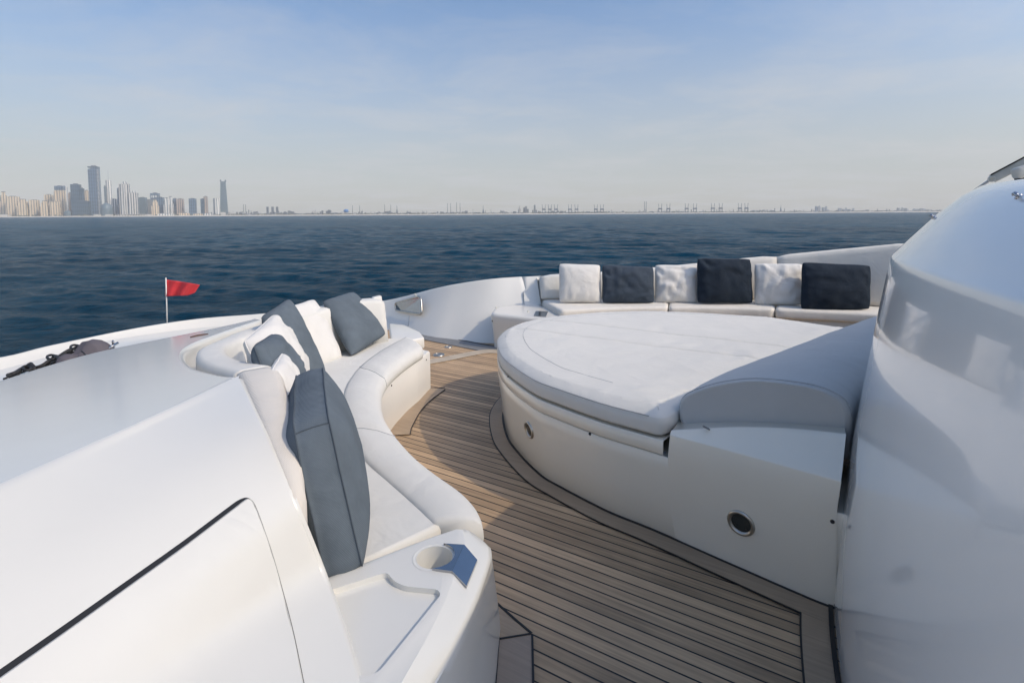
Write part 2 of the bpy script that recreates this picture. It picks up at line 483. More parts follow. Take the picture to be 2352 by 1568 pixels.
# ================================================================== SEA
def build_sea():
    ca = np.concatenate([np.linspace(-180, -66, 60, endpoint=False), np.linspace(-66, 62, 760, endpoint=False), np.linspace(62, 180, 60, endpoint=False)])
    ca = np.radians(ca)
    rr = [2.0]
    while rr[-1] < 8400: rr.append(rr[-1] * (1.0062 if rr[-1] < 1800 else 1.03))
    rr = np.array(rr)
    A, R = np.meshgrid(ca, rr)
    X = R * np.sin(A); Y = R * np.cos(A)
    sp = R * 0.0062
    rng = np.random.RandomState(3)
    Z = np.zeros_like(X); DX = np.zeros_like(X); DY = np.zeros_like(X)
    nw = 120
    for i in range(nw):
        lam = 0.28 * (11.0 / 0.28) ** ((i + rng.rand()) / nw)
        th = math.radians(-100) + rng.randn() * (0.42 if lam > 1.0 else 0.6)
        k = 2 * PI / lam
        slope = 0.036 * (1.0 if lam < 1.6 else (1.6 / lam) ** 0.62) * (0.6 + 0.8 * rng.rand())
        amp = slope / k
        fade = np.clip((lam / sp - 2.0) / 2.0, 0.0, 1.0)
        ph = k * (X * math.cos(th) + Y * math.sin(th)) + rng.rand() * 2 * PI
        # waves come in groups
        grp = 0.65 + 0.35 * np.sin((X * math.cos(th + .5) + Y * math.sin(th + .5)) * k * 0.13 + rng.rand() * 6)
        a = amp * fade * grp
        Z += a * np.cos(ph)
        DX -= a * 0.7 * math.cos(th) * np.sin(ph)
        DY -= a * 0.7 * math.sin(th) * np.sin(ph)
    X = X + DX; Y = Y + DY
    V = np.stack([X, Y, Z], -1).reshape(-1, 3).astype(np.float32)
    nr, nc = A.shape
    i = np.arange(nr - 1)[:, None] * nc; j = np.arange(nc)[None, :]; j2 = (j + 1) % nc
    Fq = np.stack([i + j, i + nc + j, i + nc + j2, i + j2], -1).reshape(-1, 4)
    me = bpy.data.meshes.new('sea')
    me.vertices.add(len(V)); me.vertices.foreach_set('co', V.ravel())
    me.loops.add(len(Fq) * 4); me.loops.foreach_set('vertex_index', Fq.ravel().astype(np.int32))
    me.polygons.add(len(Fq)); me.polygons.foreach_set('loop_start', np.arange(0, len(Fq) * 4, 4, dtype=np.int32))
    me.polygons.foreach_set('loop_total', np.full(len(Fq), 4, dtype=np.int32))
    me.update(); me.polygons.foreach_set('use_smooth', np.ones(len(Fq), dtype=bool))
    if me.polygons[0].normal.z < 0: me.flip_normals()
    o = bpy.data.objects.new('sea', me); col.objects.link(o); o.location.z = SEA_Z
    o['kind'] = 'structure'
    m, t, b = mat('sea_water')
    co = objco(t, (0.62, 1.5, 1.0), (0, 0, math.radians(8)))
    n = nd(t, 'ShaderNodeTexNoise', Scale=5.5, Detail=9.0, Roughness=0.72, Distortion=0.4)
    t.links.new(co, n.inputs['Vector'])
    n0 = nd(t, 'ShaderNodeTexNoise', Scale=0.035, Detail=4.0)
    t.links.new(objco(t), n0.inputs['Vector'])
    t.links.new(ramp(t, n0.outputs['Fac'], [(0.3, (0.001, 0.036, 0.070)), (0.7, (0.002, 0.060, 0.112))]), b.inputs['Base Color'])
    b.inputs['Roughness'].default_value = 0.22
    b.inputs['IOR'].default_value = 1.33
    b.inputs['Specular IOR Level'].default_value = 0.06
    nA = nd(t, 'ShaderNodeTexNoise', Scale=0.16, Detail=3.0, Roughness=0.55, Distortion=0.3); t.links.new(co, nA.inputs['Vector'])
    nB = nd(t, 'ShaderNodeTexNoise', Scale=0.75, Detail=3.0, Roughness=0.6, Distortion=0.3); t.links.new(co, nB.inputs['Vector'])
    bA = bump(t, None, nA.outputs['Fac'], 2.6, 1.0)
    bB = bump(t, None, nB.outputs['Fac'], 1.15, 1.0, bA)
    bump(t, b, n.outputs['Fac'], 0.26, 1.0, bB)
    me.materials.append(m)
build_sea()

# ================================================================== BOAT
deck_rot = math.atan2(UX.y * -1, -UX.x)
DR = Matrix.Rotation(deck_rot, 4, 'Z')
def to_deck(o):                 # keep object axes along the planking
    inv = DR.inverted()
    o.data.transform(inv); o.matrix_world = DR
    return o

# hull outline in plan (boat frame), from the bow round both sides
top_px = [(1245, 633, 5.92), (1190, 635.5, 5.9), (1130, 640, 5.86), (1060, 650, 5.95), (1000, 662, 6.1), (885, 690, 6.5), (740, 706, 6.7), (600, 720, 6.62), (480, 729, 6.45), (384, 741, 6.2), (290, 757, 5.9), (200, 775, 5.55), (100, 796, 5.1), (0, 820, 4.7)]
rim = [PD(*p) for p in top_px]
rim = [BW(-5.0, 7.4, 1.1), BW(-2.5, 7.35, 1.05), BW(-0.7, 7.05, 0.92)] + [BW(0.9, 6.35, 0.74)] + rim + [BW(6.25, 0.9, 0.12), BW(5.2, 0.1, 0.2), BW(3.6, -0.45, 0.35), BW(1.5, -0.95, 0.5), BW(-1, -1.3, 0.55), BW(-5, -1.6, 0.6)]
rimc = catmull(rim, 5)
nn = nrm2(rimc, False)
cen = BW(1.0, 3.0)
# make normals point inboard
nn = [n if n.dot(cen - p) > 0 else -n for n, p in zip(nn, rimc)]
bul = thing('bulwark', 'long white curved bulwark sweeping round the bow, red flag on its edge', 'bulwark', BW(6.0, 3.2, -0.3))
rows = []
def off(d, dz=None, z=None):
    return [V3((p.x + n.x * d, p.y + n.y * d, (p.z + dz) if z is None else z)) for p, n in zip(rimc, nn)]
inner_depth = [0.40 if p.dot(UX) < 4.2 else 0.16 for p in rimc]
def innerrow(frac, zf):
    out = []
    for p, n in zip(rimc, nn):
        u = p.dot(UX)
        s = min(1, max(0, (u - 3.6) / 1.2))
        dd = (0.62 if u < 2.9 else 0.62 - 0.16 * min(1, (u - 2.9) / .6)) * (1 - s) + 0.17 * s
        zb = 0.0 * (1 - s) + (-0.05) * s
        out.append(V3((p.x + n.x * (0.035 + dd * frac), p.y + n.y * (0.035 + dd * frac), p.z - 0.012 + (zb - 0.02 - p.z) * zf)))
    return out
loft('bulwark_shell', [off(-0.9, z=SEA_Z - 0.5)] + [off(-0.25, z=-0.8), off(-0.06, dz=-0.18), off(-0.012, dz=-0.03), off(0.0, dz=-0.006), off(0.012, 0.0), off(0.028, dz=-0.001), off(0.036, dz=-0.008),
      innerrow(0.05, 0.05), innerrow(0.25, 0.28), innerrow(0.6, 0.62), innerrow(1.0, 1.0)], M_gel, bul)
# flat foredeck and teak deck
o = link_mesh('foredeck', [V3((p.x + n.x * 0.05, p.y + n.y * 0.05, -0.035)) for p, n in zip(rimc, nn)], [tuple(range(len(rimc)))], M_gel, None, False)
o['kind'] = 'structure'
dk = [BW(-3.5, 6.4), BW(-0.5, 6.1), BW(1.2, 5.4), BW(2.3, 5.0), BW(3.0, 4.62), BW(4.3, 4.62), BW(4.3, 1.0), BW(2.4, 0.2), BW(0.5, -0.4), BW(-3.5, -0.6)]
o = to_deck(link_mesh('deck', dk + [p + V3((0, 0, -0.05)) for p in dk], [tuple(range(10)), tuple(range(10, 20))[::-1]] + [(i, (i + 1) % 10, (i + 1) % 10 + 10, i + 10) for i in range(10)], M_teak, None, False))
tag(o, kind='structure')

def strip(name, pts, wd, z, m, parent, side=1, closed=False):
    n2 = nrm2(pts, closed)
    a = [V3((p.x, p.y, z)) for p in pts]
    b = [V3((p.x + q.x * wd * side, p.y + q.y * wd * side, z)) for p, q in zip(pts, n2)]
    return loft(name, [a, b], m, parent, close_u=closed, smooth=False)
def fstrip(name, pts, wd, z, m, parent, side=1, t=0.003):
    n2 = nrm2(pts, False)
    a = [V3((p.x, p.y, z)) for p in pts]
    b = [V3((p.x + q.x * wd * side, p.y + q.y * wd * side, z)) for p, q in zip(pts, n2)]
    return loft(name, [[q - V3((0, 0, t)) for q in a], a, b, [q - V3((0, 0, t)) for q in b]], m, parent, smooth=False)

# ---------------- sun pad
near_base = [P(1156, 955, 0), P(1165, 1004, 0), P(1191, 1043, 0), P(1242, 1094, 0), P(1294, 1125, 0), P(1358, 1159, 0), P(1410, 1184, 0), P(1485, 1214, 0), P(1562, 1247, 0), P(1636, 1280, 0), P(1710, 1312.5, 0), P(1785, 1345.5, 0), P(1860, 1378, 0), P(1900, 1394, 0), P(1924, 1402, 0), P(1945, 1409, 0)]
WC = 3.25
nb = [UW(p) for p in near_base]                       # (u, w)
half = [(1.885, WC)] + [(1.865, 3.10)] + nb
outl = [BW(u, w_) for u, w_ in half]
far = [BW(u, 2 * WC - w_) for u, w_ in half[1:]]
pad_out = catmull(far[::-1] + outl, 14)
_n = WX * 1.0                 # open at the wall side, far corner .. apex .. near corner
pad_poly = pad_out + [BW(-0.10, 2.085), BW(-0.7, 2.9), BW(-0.9, 4.42)]
def inset(pts, d, closed=False):
    n2 = nrm2(pts, closed)
    c = BW(0.8, 3.25)
    return [p + (n if n.dot(c - p) > 0 else -n) * d for p, n in zip(pts, n2)]
sp = thing('sun_pad', 'large oval white sun pad on a cream base with two round lights, beside the superstructure', 'sun pad', BW(0.9, WC, 0))
ow = [p for p in pad_out]
def prow(ins, z, a=0, b=None):
    src = ow[a:b]
    return [V3((p.x, p.y, z)) for p in inset(src, ins)]
N0 = 0
loft('base', [prow(0.012, 0.0), prow(0.004, 0.012), prow(-0.012, 0.16), prow(-0.030, 0.30), prow(-0.034, 0.352), prow(-0.030, 0.358), prow(0.05, 0.358), prow(0.35, 0.36)], M_gelg, sp, angle=40)
# index of the near corner of the mattress (u=0.46)
def colx(p, z):
    q = M.inverted() @ V3((p.x, p.y, z)); return 1176 + F * q.x / -q.z
ow2 = inset(ow, -0.035)
ic = max(i for i, p in enumerate(ow2) if UW(p)[1] < 3.2 and colx(p, 0.40) < 1532 and UW(p)[0] > 0.2)
jc = min(i for i, p in enumerate(ow) if UW(p)[0] > 0.3)
uc = UW(ow2[ic])[0]; print('uc', uc, len(ow), ic)
loft('lip', [prow(-0.02, 0.362, jc, ic), prow(-0.034, 0.363, jc, ic), prow(-0.0365, 0.366, jc, ic), prow(-0.0365, 0.418, jc, ic), prow(-0.033, 0.423, jc, ic), prow(0.2, 0.424, jc, ic)], M_gelg, sp, angle=50)
loft('groove', [prow(0.0, 0.357, jc, ic), prow(-0.026, 0.3575, jc, ic), prow(-0.026, 0.364, jc, ic), prow(0.0, 0.3645, jc, ic)], M_line, sp)
# mattress panels: clip by w
mat_out = inset(ow[jc:ic], -0.035)
mat_poly = mat_out + [BW(0.455, 2.32), BW(0.15, 3.0), BW(-0.15, 3.8), BW(-0.34, 4.25)]
def clipw(poly, wv, keep_above):
    out = []
    for a, b in zip(poly, poly[1:] + poly[:1]):
        wa, wb = UW(a)[1] - wv, UW(b)[1] - wv
        if not keep_above: wa, wb = -wa, -wb
        if wa >= 0: out.append(a)
        if (wa >= 0) != (wb >= 0): out.append(a.lerp(b, wa / (wa - wb)))
    return out
mp = [V3((p.x, p.y, 0)) for p in mat_poly]
panels = [clipw(mp, 3.078, False), clipw(clipw(mp, 3.078, True), 3.442, False), clipw(mp, 3.442, True)]
def wr(p):
    return 0.006 * noise.noise(p * 2.3) + 0.003 * noise.noise(V3((p.x * 9, p.y * 4, 2)))
mo_ = [p for i, p in enumerate(mp) if (p - mp[i - 1]).length > 0.004]
mo_ = densify(round_arc(mo_, 0.06), 0.03)
if area2(mo_) < 0: mo_.reverse()
mn_ = nrm2(mo_)
mprof = [(0.012, 0.434), (0.002, 0.440), (0.0, 0.45), (-0.003, 0.48), (0.0, 0.508), (0.003, 0.512), (0.014, 0.5195), (0.030, 0.529), (0.048, 0.5375), (0.056, 0.5405)]
mrows = [[V3((p.x + n.x * i_, p.y + n.y * i_, z)) for p, n in zip(mo_, mn_)] for i_, z in mprof]
bmm = bmesh.new()
vr = [[bmm.verts.new(p) for p in r_] for r_ in mrows]
nm = len(mo_)
for a_, b_ in zip(vr, vr[1:]):
    for j in range(nm): bmm.faces.new((a_[j], a_[(j + 1) % nm], b_[(j + 1) % nm], b_[j]))
bmm.faces.new(vr[0][::-1])
topf = bmm.faces.new(vr[-1])
tv = bmesh.ops.triangulate(bmm, faces=[topf])['faces']
def top_faces(): return [f for f in bmm.faces if min(v.co.z for v in f.verts) > 0.5399]
cuts_w = [x_ for x_ in np.arange(1.95, 4.6, 0.045) if min(abs(x_ - 3.078), abs(x_ - 3.442)) > 0.035]
cuts_w += [wv + dd_ for wv in (3.078, 3.442) for dd_ in (-0.028, -0.010, 0.0, 0.010, 0.028)]
def bis(co_, no_):
    tf = top_faces(); geo = list({v for f in tf for v in f.verts}) + list({e for f in tf for e in f.edges}) + tf
    bmesh.ops.bisect_plane(bmm, geom=geo, dist=1e-5, plane_co=co_, plane_no=no_)
for c_ in cuts_w: bis(WX * float(c_), WX)
for c_ in np.arange(-0.9, 1.95, 0.045): bis(UX * float(c_), UX)
ringset = {v for f in top_faces() for v in f.verts if any(min(q.co.z for q in g.verts) < 0.5399 for g in v.link_faces)}
ringco = mrows[-1][::3]
for f in top_faces():
    for v in f.verts:
        if v in ringset or v.tag: continue
        v.tag = True
        uu, ww = UW(v.co)
        edge = min(1.0, max(0.0, min((v.co - q).length for q in ringco) / 0.12))
        g_ = sum(math.exp(-((ww - wv) / 0.007) ** 2) * 0.010 + math.exp(-((ww - wv) / 0.03) ** 2) * 0.004 for wv in (3.078, 3.442))
        pk = 0.010 * math.exp(-((ww - 3.2) / 0.13) ** 2) * noise.noise(V3((uu * 14, ww * 5, 3))) + 0.007 * math.exp(-((ww - 2.85) / 0.12) ** 2) * noise.noise(V3((uu * 20 + ww * 10, ww * 4, 8)))
        v.co.z += edge * (0.012 + 0.006 * noise.noise(V3((uu * 2.2, ww * 2.2, 1))) + 0.003 * noise.noise(V3((uu * 6, ww * 5, 4))) + pk) - g_ * min(1, edge * 3)
mme = bpy.data.meshes.new('mattress'); bmesh.ops.recalc_face_normals(bmm, faces=bmm.faces); bmm.to_mesh(mme); bmm.free()
mme.materials.append(M_pad); mme.polygons.foreach_set('use_smooth', [True] * len(mme.polygons))
mob = bpy.data.objects.new('mattress', mme); col.objects.link(mob); mob.parent = sp; mob.matrix_parent_inverse = sp.matrix_world.inverted()
# piping along the mattress edge and inner border stitching
pe = [V3((p.x, p.y, 0.5115)) for p in inset(mat_out, 0.001)]
tube('piping', pe[6:-6], 0.0025, M_seam, sp, 6)
ib = inset(mat_out, 0.17)
bpy.context.view_layer.update()
bmt = bvh_of([mob])
ibz = []
for p in ib:
    l_, n_3, i_3, d_3 = bmt.ray_cast(V3((p.x, p.y, 1)), V3((0, 0, -1)))
    if l_ is not None: ibz.append(l_ + V3((0, 0, -0.0006)))
tube('border_seam', ibz[20:-34], 0.0020, M_seam, sp, 6)

# wall plan curve of the superstructure
plan = [(-6.0, -0.25), (-3.0, -0.15), (-1.6, -0.02), (-0.95, 0.10), (-0.58, 0.24), (-0.38, 0.42), (-0.27, 0.66), (-0.175, 1.05), (-0.105, 1.6), (-0.088, 2.0), (-0.12, 2.3), (-0.21, 2.6), (-0.36, 3.0), (-0.66, 3.8), (-0.96, 4.5), (-1.5, 5.4), (-2.3, 6.1), (-3.6, 6.5)]
planc = catmull([V3((a, b, 0)) for a, b in plan], 8)
def plan_u(wv):
    for a, b in zip(planc, planc[1:]):
        if a.y <= wv <= b.y: return a.x + (b.x - a.x) * (wv - a.y) / (b.y - a.y)
    return -1
# backrest wedge box at the near corner of the sun pad (u < .46)
g0, g1 = P(1500, 1220, 0), P(1860, 1379, 0)
ns = (g1 - g0).cross(V3((0, 0, 1))).normalized()
if ns.dot(WX) > 0: ns = -ns
def SPL(x, y, off_): return PPL(x, y, ns, ns.dot(g0) + off_)
cre = [SPL(1538, 999, 0.043), SPL(1600, 1014, 0.043), SPL(1700, 1041, 0.043), SPL(1820, 1074, 0.043), SPL(1932, 1105, 0.043)]
print('crease z', [round(p.z, 3) for p in cre])
upp = [SPL(1541, 990, 0.026), SPL(1600, 986.5, 0.0), SPL(1700, 982, -0.045), SPL(1820, 986, -0.085), SPL(1943, 998, -0.11)]
print('upp z', [round(p.z, 3) for p in upp])
cre = resample(catmull(cre, 6), 24); upp = resample(catmull(upp, 6), 24)
base_l = [V3((p.x, p.y, 0.30)) for p in cre]
def shift(pts, d, dz): return [p + WX * d + V3((0, 0, dz)) for p in pts]
_near = [p for p in ow if UW(p)[1] < 3.0][::-1]
def bpt(u):
    for a, b in zip(_near, _near[1:]):
        ua, ub = UW(a)[0], UW(b)[0]
        if ua <= u <= ub: return a.lerp(b, (u - ua) / (ub - ua))
    return _near[0]
rows = [[V3((q.x, q.y, z)) + ns * k for q in [bpt(UW(p)[0]) for p in cre]] for z, k in ((0.004, -0.003), (0.16, 0.0155), (0.30, 0.0335), (0.37, 0.040))] + [shift(cre, 0, -0.005), shift(cre, 0.001, -0.001), shift(cre, 0.0035, 0.0015)]
for r_ in rows:
    r_[0] = r_[0] - ns * 0.0032; r_[1] = r_[1] - ns * 0.0015
rows += [[a.lerp(b, t) + V3((0, 0, -0.003 * math.sin(PI * t))) for a, b in zip(cre, upp)] for t in (0.25, 0.5, 0.75, 0.92)]
rows += [upp, shift(upp, 0.012, 0.001), shift(upp, 0.02, -0.005), shift(upp, 1.9, -0.04)]
bx = loft('backrest_plinth', rows, M_gelg, sp, caps=True, angle=60)
# bolster
def bolster_section(wv, s):
    uw = plan_u(wv) - 0.03; wid = 0.60 - 0.0 * s
    pts = []
    prof = [(0, 0.45), (0.0, 0.56), (0.006, 0.635), (0.035, 0.675), (0.10, 0.700), (0.19, 0.706), (0.32, 0.697), (0.44, 0.664), (0.53, 0.622), (0.585, 0.585), (0.605, 0.548), (0.607, 0.49), (0.592, 0.452)]
    for a, z in prof:
        pts.append(BW(uw + a / 0.6 * wid, wv, z))
    return pts
secs = []
base_s = lambda wv: catmull(bolster_section(wv, 0), 5)
ws = [2.172, 2.176, 2.186, 2.20] + [2.2 + (4.30 - 2.2) * k / 30 for k in range(1, 31)] + [4.33, 4.345]
for k, wv in enumerate(ws):
    s = base_s(wv); c = sum(s, V3()) / len(s)
    sc = {0: 0.94, 1: 0.975, 2: 0.993}.get(k, 1.0)
    if k >= len(ws) - 2: sc = [0.97, 0.9][k - (len(ws) - 2)]
    rowp = []
    for p in s:
        q = c + (p - c) * sc
        q.z += 0.0035 * noise.noise(V3((p.x * 6, p.y * 6, p.z * 9))) * (1 if 3 < k < len(ws) - 3 else 0.3)
        rowp.append(q)
    secs.append(rowp)
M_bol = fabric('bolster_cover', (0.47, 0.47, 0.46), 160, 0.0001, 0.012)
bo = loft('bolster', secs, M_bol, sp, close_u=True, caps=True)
seamp = [p + WX * -0.002 + V3((0, 0, 0.001)) for p in secs[3]][8:-8]
tube('end_seam', seamp, 0.003, M_seam, bo, 6)
# zip pull
q = SPL(1622, 982, 0.0)
MB().box(q, (0.03, 0.008, 0.006), Matrix.Rotation(0.5, 3, 'Y')).build('zip_pull', M_steel, bo)

# round lights and screw caps on the base: find the surface under a pixel
bt = bvh_of([c for c in sp.children if c.name.startswith(('base', 'lip', 'backrest_plinth'))])
def hit(b, x, y):
    loc, n, i, d = b.ray_cast(CP, ray(x, y))
    if loc is None: return None, None
    if n.dot(ray(x, y)) > 0: n = -n
    return loc, n
def porthole_light(x, y, r, parent, bt_):
    loc, n = hit(bt_, x, y)
    if loc is None: print('MISS', x, y); return
    t = n.cross(V3((0, 0, 1))).normalized(); q = t.cross(n).normalized()
    rows = []
    for k in range(32):
        a = 2 * PI * k / 32; d = t * math.cos(a) + q * math.sin(a)
        rows.append([loc + d * (r - 0.000) - n * 0.004, loc + d * r + n * 0.003, loc + d * (r * 0.93) + n * 0.009, loc + d * (r * 0.80) + n * 0.008, loc + d * (r * 0.70) + n * 0.001, loc + d * (r * 0.69) - n * 0.004])
    ring = loft('light', rows, M_steelb, parent, close_v=True)
    disc_on(loc, n, r * 0.71, 0.0015, M_dark, 'lens', ring, r * 0.70)
porthole_light(1702, 1200, 0.050, sp, bt)
porthole_light(1216, 987, 0.045, sp, bt)
def stud(x, y, r, parent, bt_, m=M_rubber):
    loc, n = hit(bt_, x, y)
    if loc is None: print('MISS stud', x, y); return
    disc_on(loc, n, r, 0.003, m, 'screw_cap', parent)
for x, y, r in [(1355, 996, 0.007), (1912, 1197, 0.008), (1921, 1389, 0.009), (1167, 865, 0.006)]:
    stud(x, y, r, sp, bt)
# caulk and margin boards round the sun pad
ds = thing('margin_board', 'curved teak margin board edged in black caulk round the sun pad base', 'deck trim', BW(1.0, 2.2, 0))
path = inset(ow[: len(ow) - 2], 0.015)
strip('caulk', [p for p in inset(ow, 0.03)], 0.05, 0.0022, M_black, ds, 1) if False else None
def strip_out(name, d0, d1, z, m, parent, src=None):
    src = ow if src is None else src
    a = [V3((p.x, p.y, z)) for p in inset(src, -d0)]; b = [V3((p.x, p.y, z)) for p in inset(src, -d1)]
    return loft(name, [[q - V3((0, 0, 0.003)) for q in a], a, b, [q - V3((0, 0, 0.003)) for q in b]], m, parent, smooth=False)
to_deck(strip_out('board', 0.008, 0.088, 0.008, M_board, ds))
to_deck(strip_out('caulk', -0.02, 0.008, 0.0094, M_black, ds))
to_deck(strip_out('caulk', 0.088, 0.094, 0.0064, M_black, ds))

# ---------------- superstructure
ss = thing('superstructure', 'glossy white front of the superstructure rising along the right side of the deck', 'superstructure', BW(-0.6, 2.0, 0))
prof = [(0.0, -0.02), (-0.003, 0.10), (-0.012, 0.3), (-0.03, 0.49), (-0.058, 0.72), (-0.088, 0.95), (-0.110, 1.10), (-0.1215, 1.180), (-0.1245, 1.198), (-0.1275, 1.205), (-0.1335, 1.211), (-0.150, 1.231), (-0.175, 1.262), (-0.245, 1.345), (-0.30, 1.400), (-0.345, 1.430), (-0.42, 1.440), (-0.6, 1.455), (-0.95, 1.475), (-1.5, 1.49), (-2.3, 1.5)]
pn = nrm2(planc, False)
rows = []
for du, z in prof:
    r_ = []
    for p, n in zip(planc, pn):
        s = -1 if n.x > 0 else 1
        r_.append(BW(p.x + n.x * s * abs(du), p.y + n.y * s * abs(du), z))
    rows.append(r_)
sso = loft('wall', rows, M_hull, ss)
bpy.context.view_layer.update()
bs = bvh_of([sso])
for x, y in ((2145, 481), (2340, 452)):
    for dy in range(0, 60, 2):
        loc, n = hit(bs, x, y + dy)
        if loc is not None: break
    if loc is None: continue
    k_ = MB(); k_.cyl(loc - n * 0.003, loc + n * 0.003, 0.009, 0.008, 12); k_.cyl(loc + n * 0.003, loc + n * 0.009, 0.004, 0.004, 12); k_.cyl(loc + n * 0.009, loc + n * 0.014, 0.007, 0.004, 12)
    k_.build('snap_stud', M_steel, ss, True)
# black sealing line where the wall meets the deck
wl = [BW(p.x + 0.002, p.y) for p in planc if 0.8 < p.y < 2.16]
to_deck(fstrip('sealing_line', wl, 0.014, 0.013, M_black, ss, 1))
wb_ = [BW(p.x + 0.016, p.y) for p in planc if 0.8 < p.y < 2.04]
mb_ = thing('margin_board', 'straight teak margin board along the foot of the superstructure', 'deck trim', BW(0, 1.6, 0))
to_deck(fstrip('board', wb_, 0.078, 0.0072, M_board, mb_, 1))
wb2 = [BW(p.x + 0.094, p.y) for p in planc if 0.8 < p.y < 2.04]
to_deck(fstrip('caulk', wb2, 0.006, 0.0074, M_black, mb_, 1))

# windscreen wiper
wp = thing('windscreen_wiper', 'pale jointed windscreen wiper arm on top of the superstructure', 'wiper', PD(2352, 425, 1.75))
a0, a1, a2 = PD(2420, 338, 1.62), PD(2278, 411, 1.72), PD(2222, 449, 1.80)
def bar(a, b, wd, th, name, m, parent, name_up=V3((0, 0, 1))):
    d = (b - a).normalized(); s = d.cross(name_up).normalized(); q = s.cross(d)
    v = [p + s * i * th + q * j * wd for p in (a, b) for i, j in ((-1, -1), (1, -1), (1, 1), (-1, 1))]
    o = link_mesh(name, v, [(0, 1, 2, 3)[::-1], (4, 5, 6, 7), (0, 1, 5, 4), (1, 2, 6, 5), (2, 3, 7, 6), (3, 0, 4, 7)], m, parent, False)
    return bevel(o, min(wd, th) * 0.5, 2)
bar(a0, a1, 0.015, 0.006, 'arm', M_plastic, wp)
bar(a0 + V3((0, 0, 0.017)), a1 + V3((-0.004, 0, 0.013)), 0.0022, 0.0075, 'blade', M_rubber, wp)
bar(a1, a2.lerp(a1, 0.25), 0.004, 0.004, 'link', M_steel, wp)
bar(a2.lerp(a1, 0.22), a2 - V3((0.0, 0, 0.0)), 0.002, 0.003, 'tip', M_rubber, wp)
vd = (a1 - CP).normalized()
disc_on(a1 - vd * 0.007, -vd, 0.011, 0.004, M_plastic, 'pivot_cap', wp)
disc_on(a1 - vd * 0.012, -vd, 0.005, 0.002, M_steelb, 'pivot_bolt', wp)
bar(PD(2420, 375, 1.6), PD(2330, 400, 1.62), 0.018, 0.02, 'motor_housing', M_plastic, wp)
bar(PD(2400, 402, 1.61), PD(2337, 417, 1.62), 0.022, 0.016, 'mount', M_rubber, wp)
MB().cyl(PD(2362, 415, 1.62), PD(2366, 450, 1.62), 0.03, 0.035, 16).build('boot', M_rubber, wp, True)

# ---------------- far bulwark details
bpy.context.view_layer.update()
bb = bvh_of([c for c in bul.children])
def on(b, x, y, h=0.0):
    loc, n = hit(b, x, y)
    if loc is None: print('MISS on', x, y); return PD(x, y, 5)
    return loc + n * h
por = thing('cleat_port', 'polished steel framed fairlead port in the far bulwark beyond the left sofa', 'fairlead', on(bb, 942, 703))
pc = [(912, 706), (913, 699), (918, 696), (960, 684.5), (966, 685), (970, 690), (972, 716), (970, 722), (964, 723.5), (918, 716), (913, 713)]
ring = [on(bb, x, y, 0.03) for x, y in pc]
zm_ = min(p.z for p in ring); ring = [p - ray(942, 703) * 0.75 * (p.z - zm_) for p in ring]
ringc = catmull(ring, 4, True)
tube('frame', ringc, 0.011, M_steelb, por, 8, closed=True)
cc_ = sum(ring, V3()) / len(ring)
link_mesh('mirror_plate', ringc, [tuple(range(len(ringc)))], M_steel, por, False)
tube('drain_seam', [on(bb, 942, 724, 0.001), on(bb, 939, 740, 0.001), on(bb, 936, 757, 0.001)], 0.003, M_line, bul, 6)
MB().cyl(on(bb, 957, 682, 0.0), on(bb, 955, 676, 0.02), 0.012, 0.008, 10).build('cap', M_plastic, bul, True)
# grey waterway and black seam at the foot of the far bulwark
foot = [P(960, 762, 0), P(985, 768.5, 0), P(1060, 783, 0), P(1130, 796, 0), P(1180, 803, 0)]
footc = catmull(foot, 5)
tr = thing('waterway', 'grey waterway strip with black seam along the foot of the far bulwark', 'deck trim', foot[1])
fstrip('gutter', footc, -0.20, 0.006, M_grip, tr)
fstrip('black_seam', footc, 0.02, 0.009, M_black, tr)
# pale cross board
cb0 = [P(975, 829, 0), P(1010, 823, 0), P(1060, 813, 0), P(1110, 804.5, 0), P(1150, 804.5, 0)]
crb = thing('cross_board', 'pale teak board laid across the deck beyond the sofa', 'deck trim', P(1050, 815, 0))
to_deck(fstrip('board', catmull(cb0, 4), -0.13, 0.0078, plain('pale_teak', (0.50, 0.42, 0.32), 0.6, 0, 10, 0.2), crb))
for i, (x, y, r) in enumerate([(1008, 815, 0.055), (1030, 797, 0.04)]):
    c = P(x, y, 0.0)
    h = thing('deck_filler', ['round steel deck filler cap nearer the pale cross board', 'small round steel deck filler cap beside the grey waterway'][i], 'deck fitting', c)
    rows = []
    for k in range(28):
        a = 2 * PI * k / 28; d = V3((math.cos(a), math.sin(a), 0))
        rows.append([c + d * r + V3((0, 0, 0.001)), c + d * r * 0.97 + V3((0, 0, 0.007)), c + d * r * 0.8 + V3((0, 0, 0.007)), c + d * r * 0.78 + V3((0, 0, 0.002))])
    loft('ring', rows, M_steelb, h, close_v=True)
    MB().cyl(c + V3((0, 0, 0.0008)), c + V3((0, 0, 0.005)), r * 0.77, r * 0.74, 24).build('cap', M_steel, h, True)

# ---------------- far sofa with its end console
fs = thing('corner_sofa', 'long far white sofa against the far bulwark behind the sun pad, six pillows on it', 'sofa', P(1600, 760, 0))
SZ = 0.42
fb = [PD(1243, 694, 5.56), PD(1400, 694, 5.60), PD(1560, 695, 5.60), PD(1700, 697, 5.50), PD(1790, 699, 5.42), PD(1900, 703, 5.25), PD(2030, 706, 5.02), PD(2100, 708, 4.9)]
fb = [V3((p.x, p.y, SZ)) for p in fb]
bk = resample(catmull(fb, 8), 61)
ffp = [P(1287, 711, SZ), P(1400, 705.5, SZ), P(1539, 703, SZ), P(1660, 704, SZ), P(1782, 708, SZ), P(1900, 713, SZ), P(2010, 719, SZ), P(2080, 724, SZ)]
fr = resample(catmull(ffp, 8), 61)
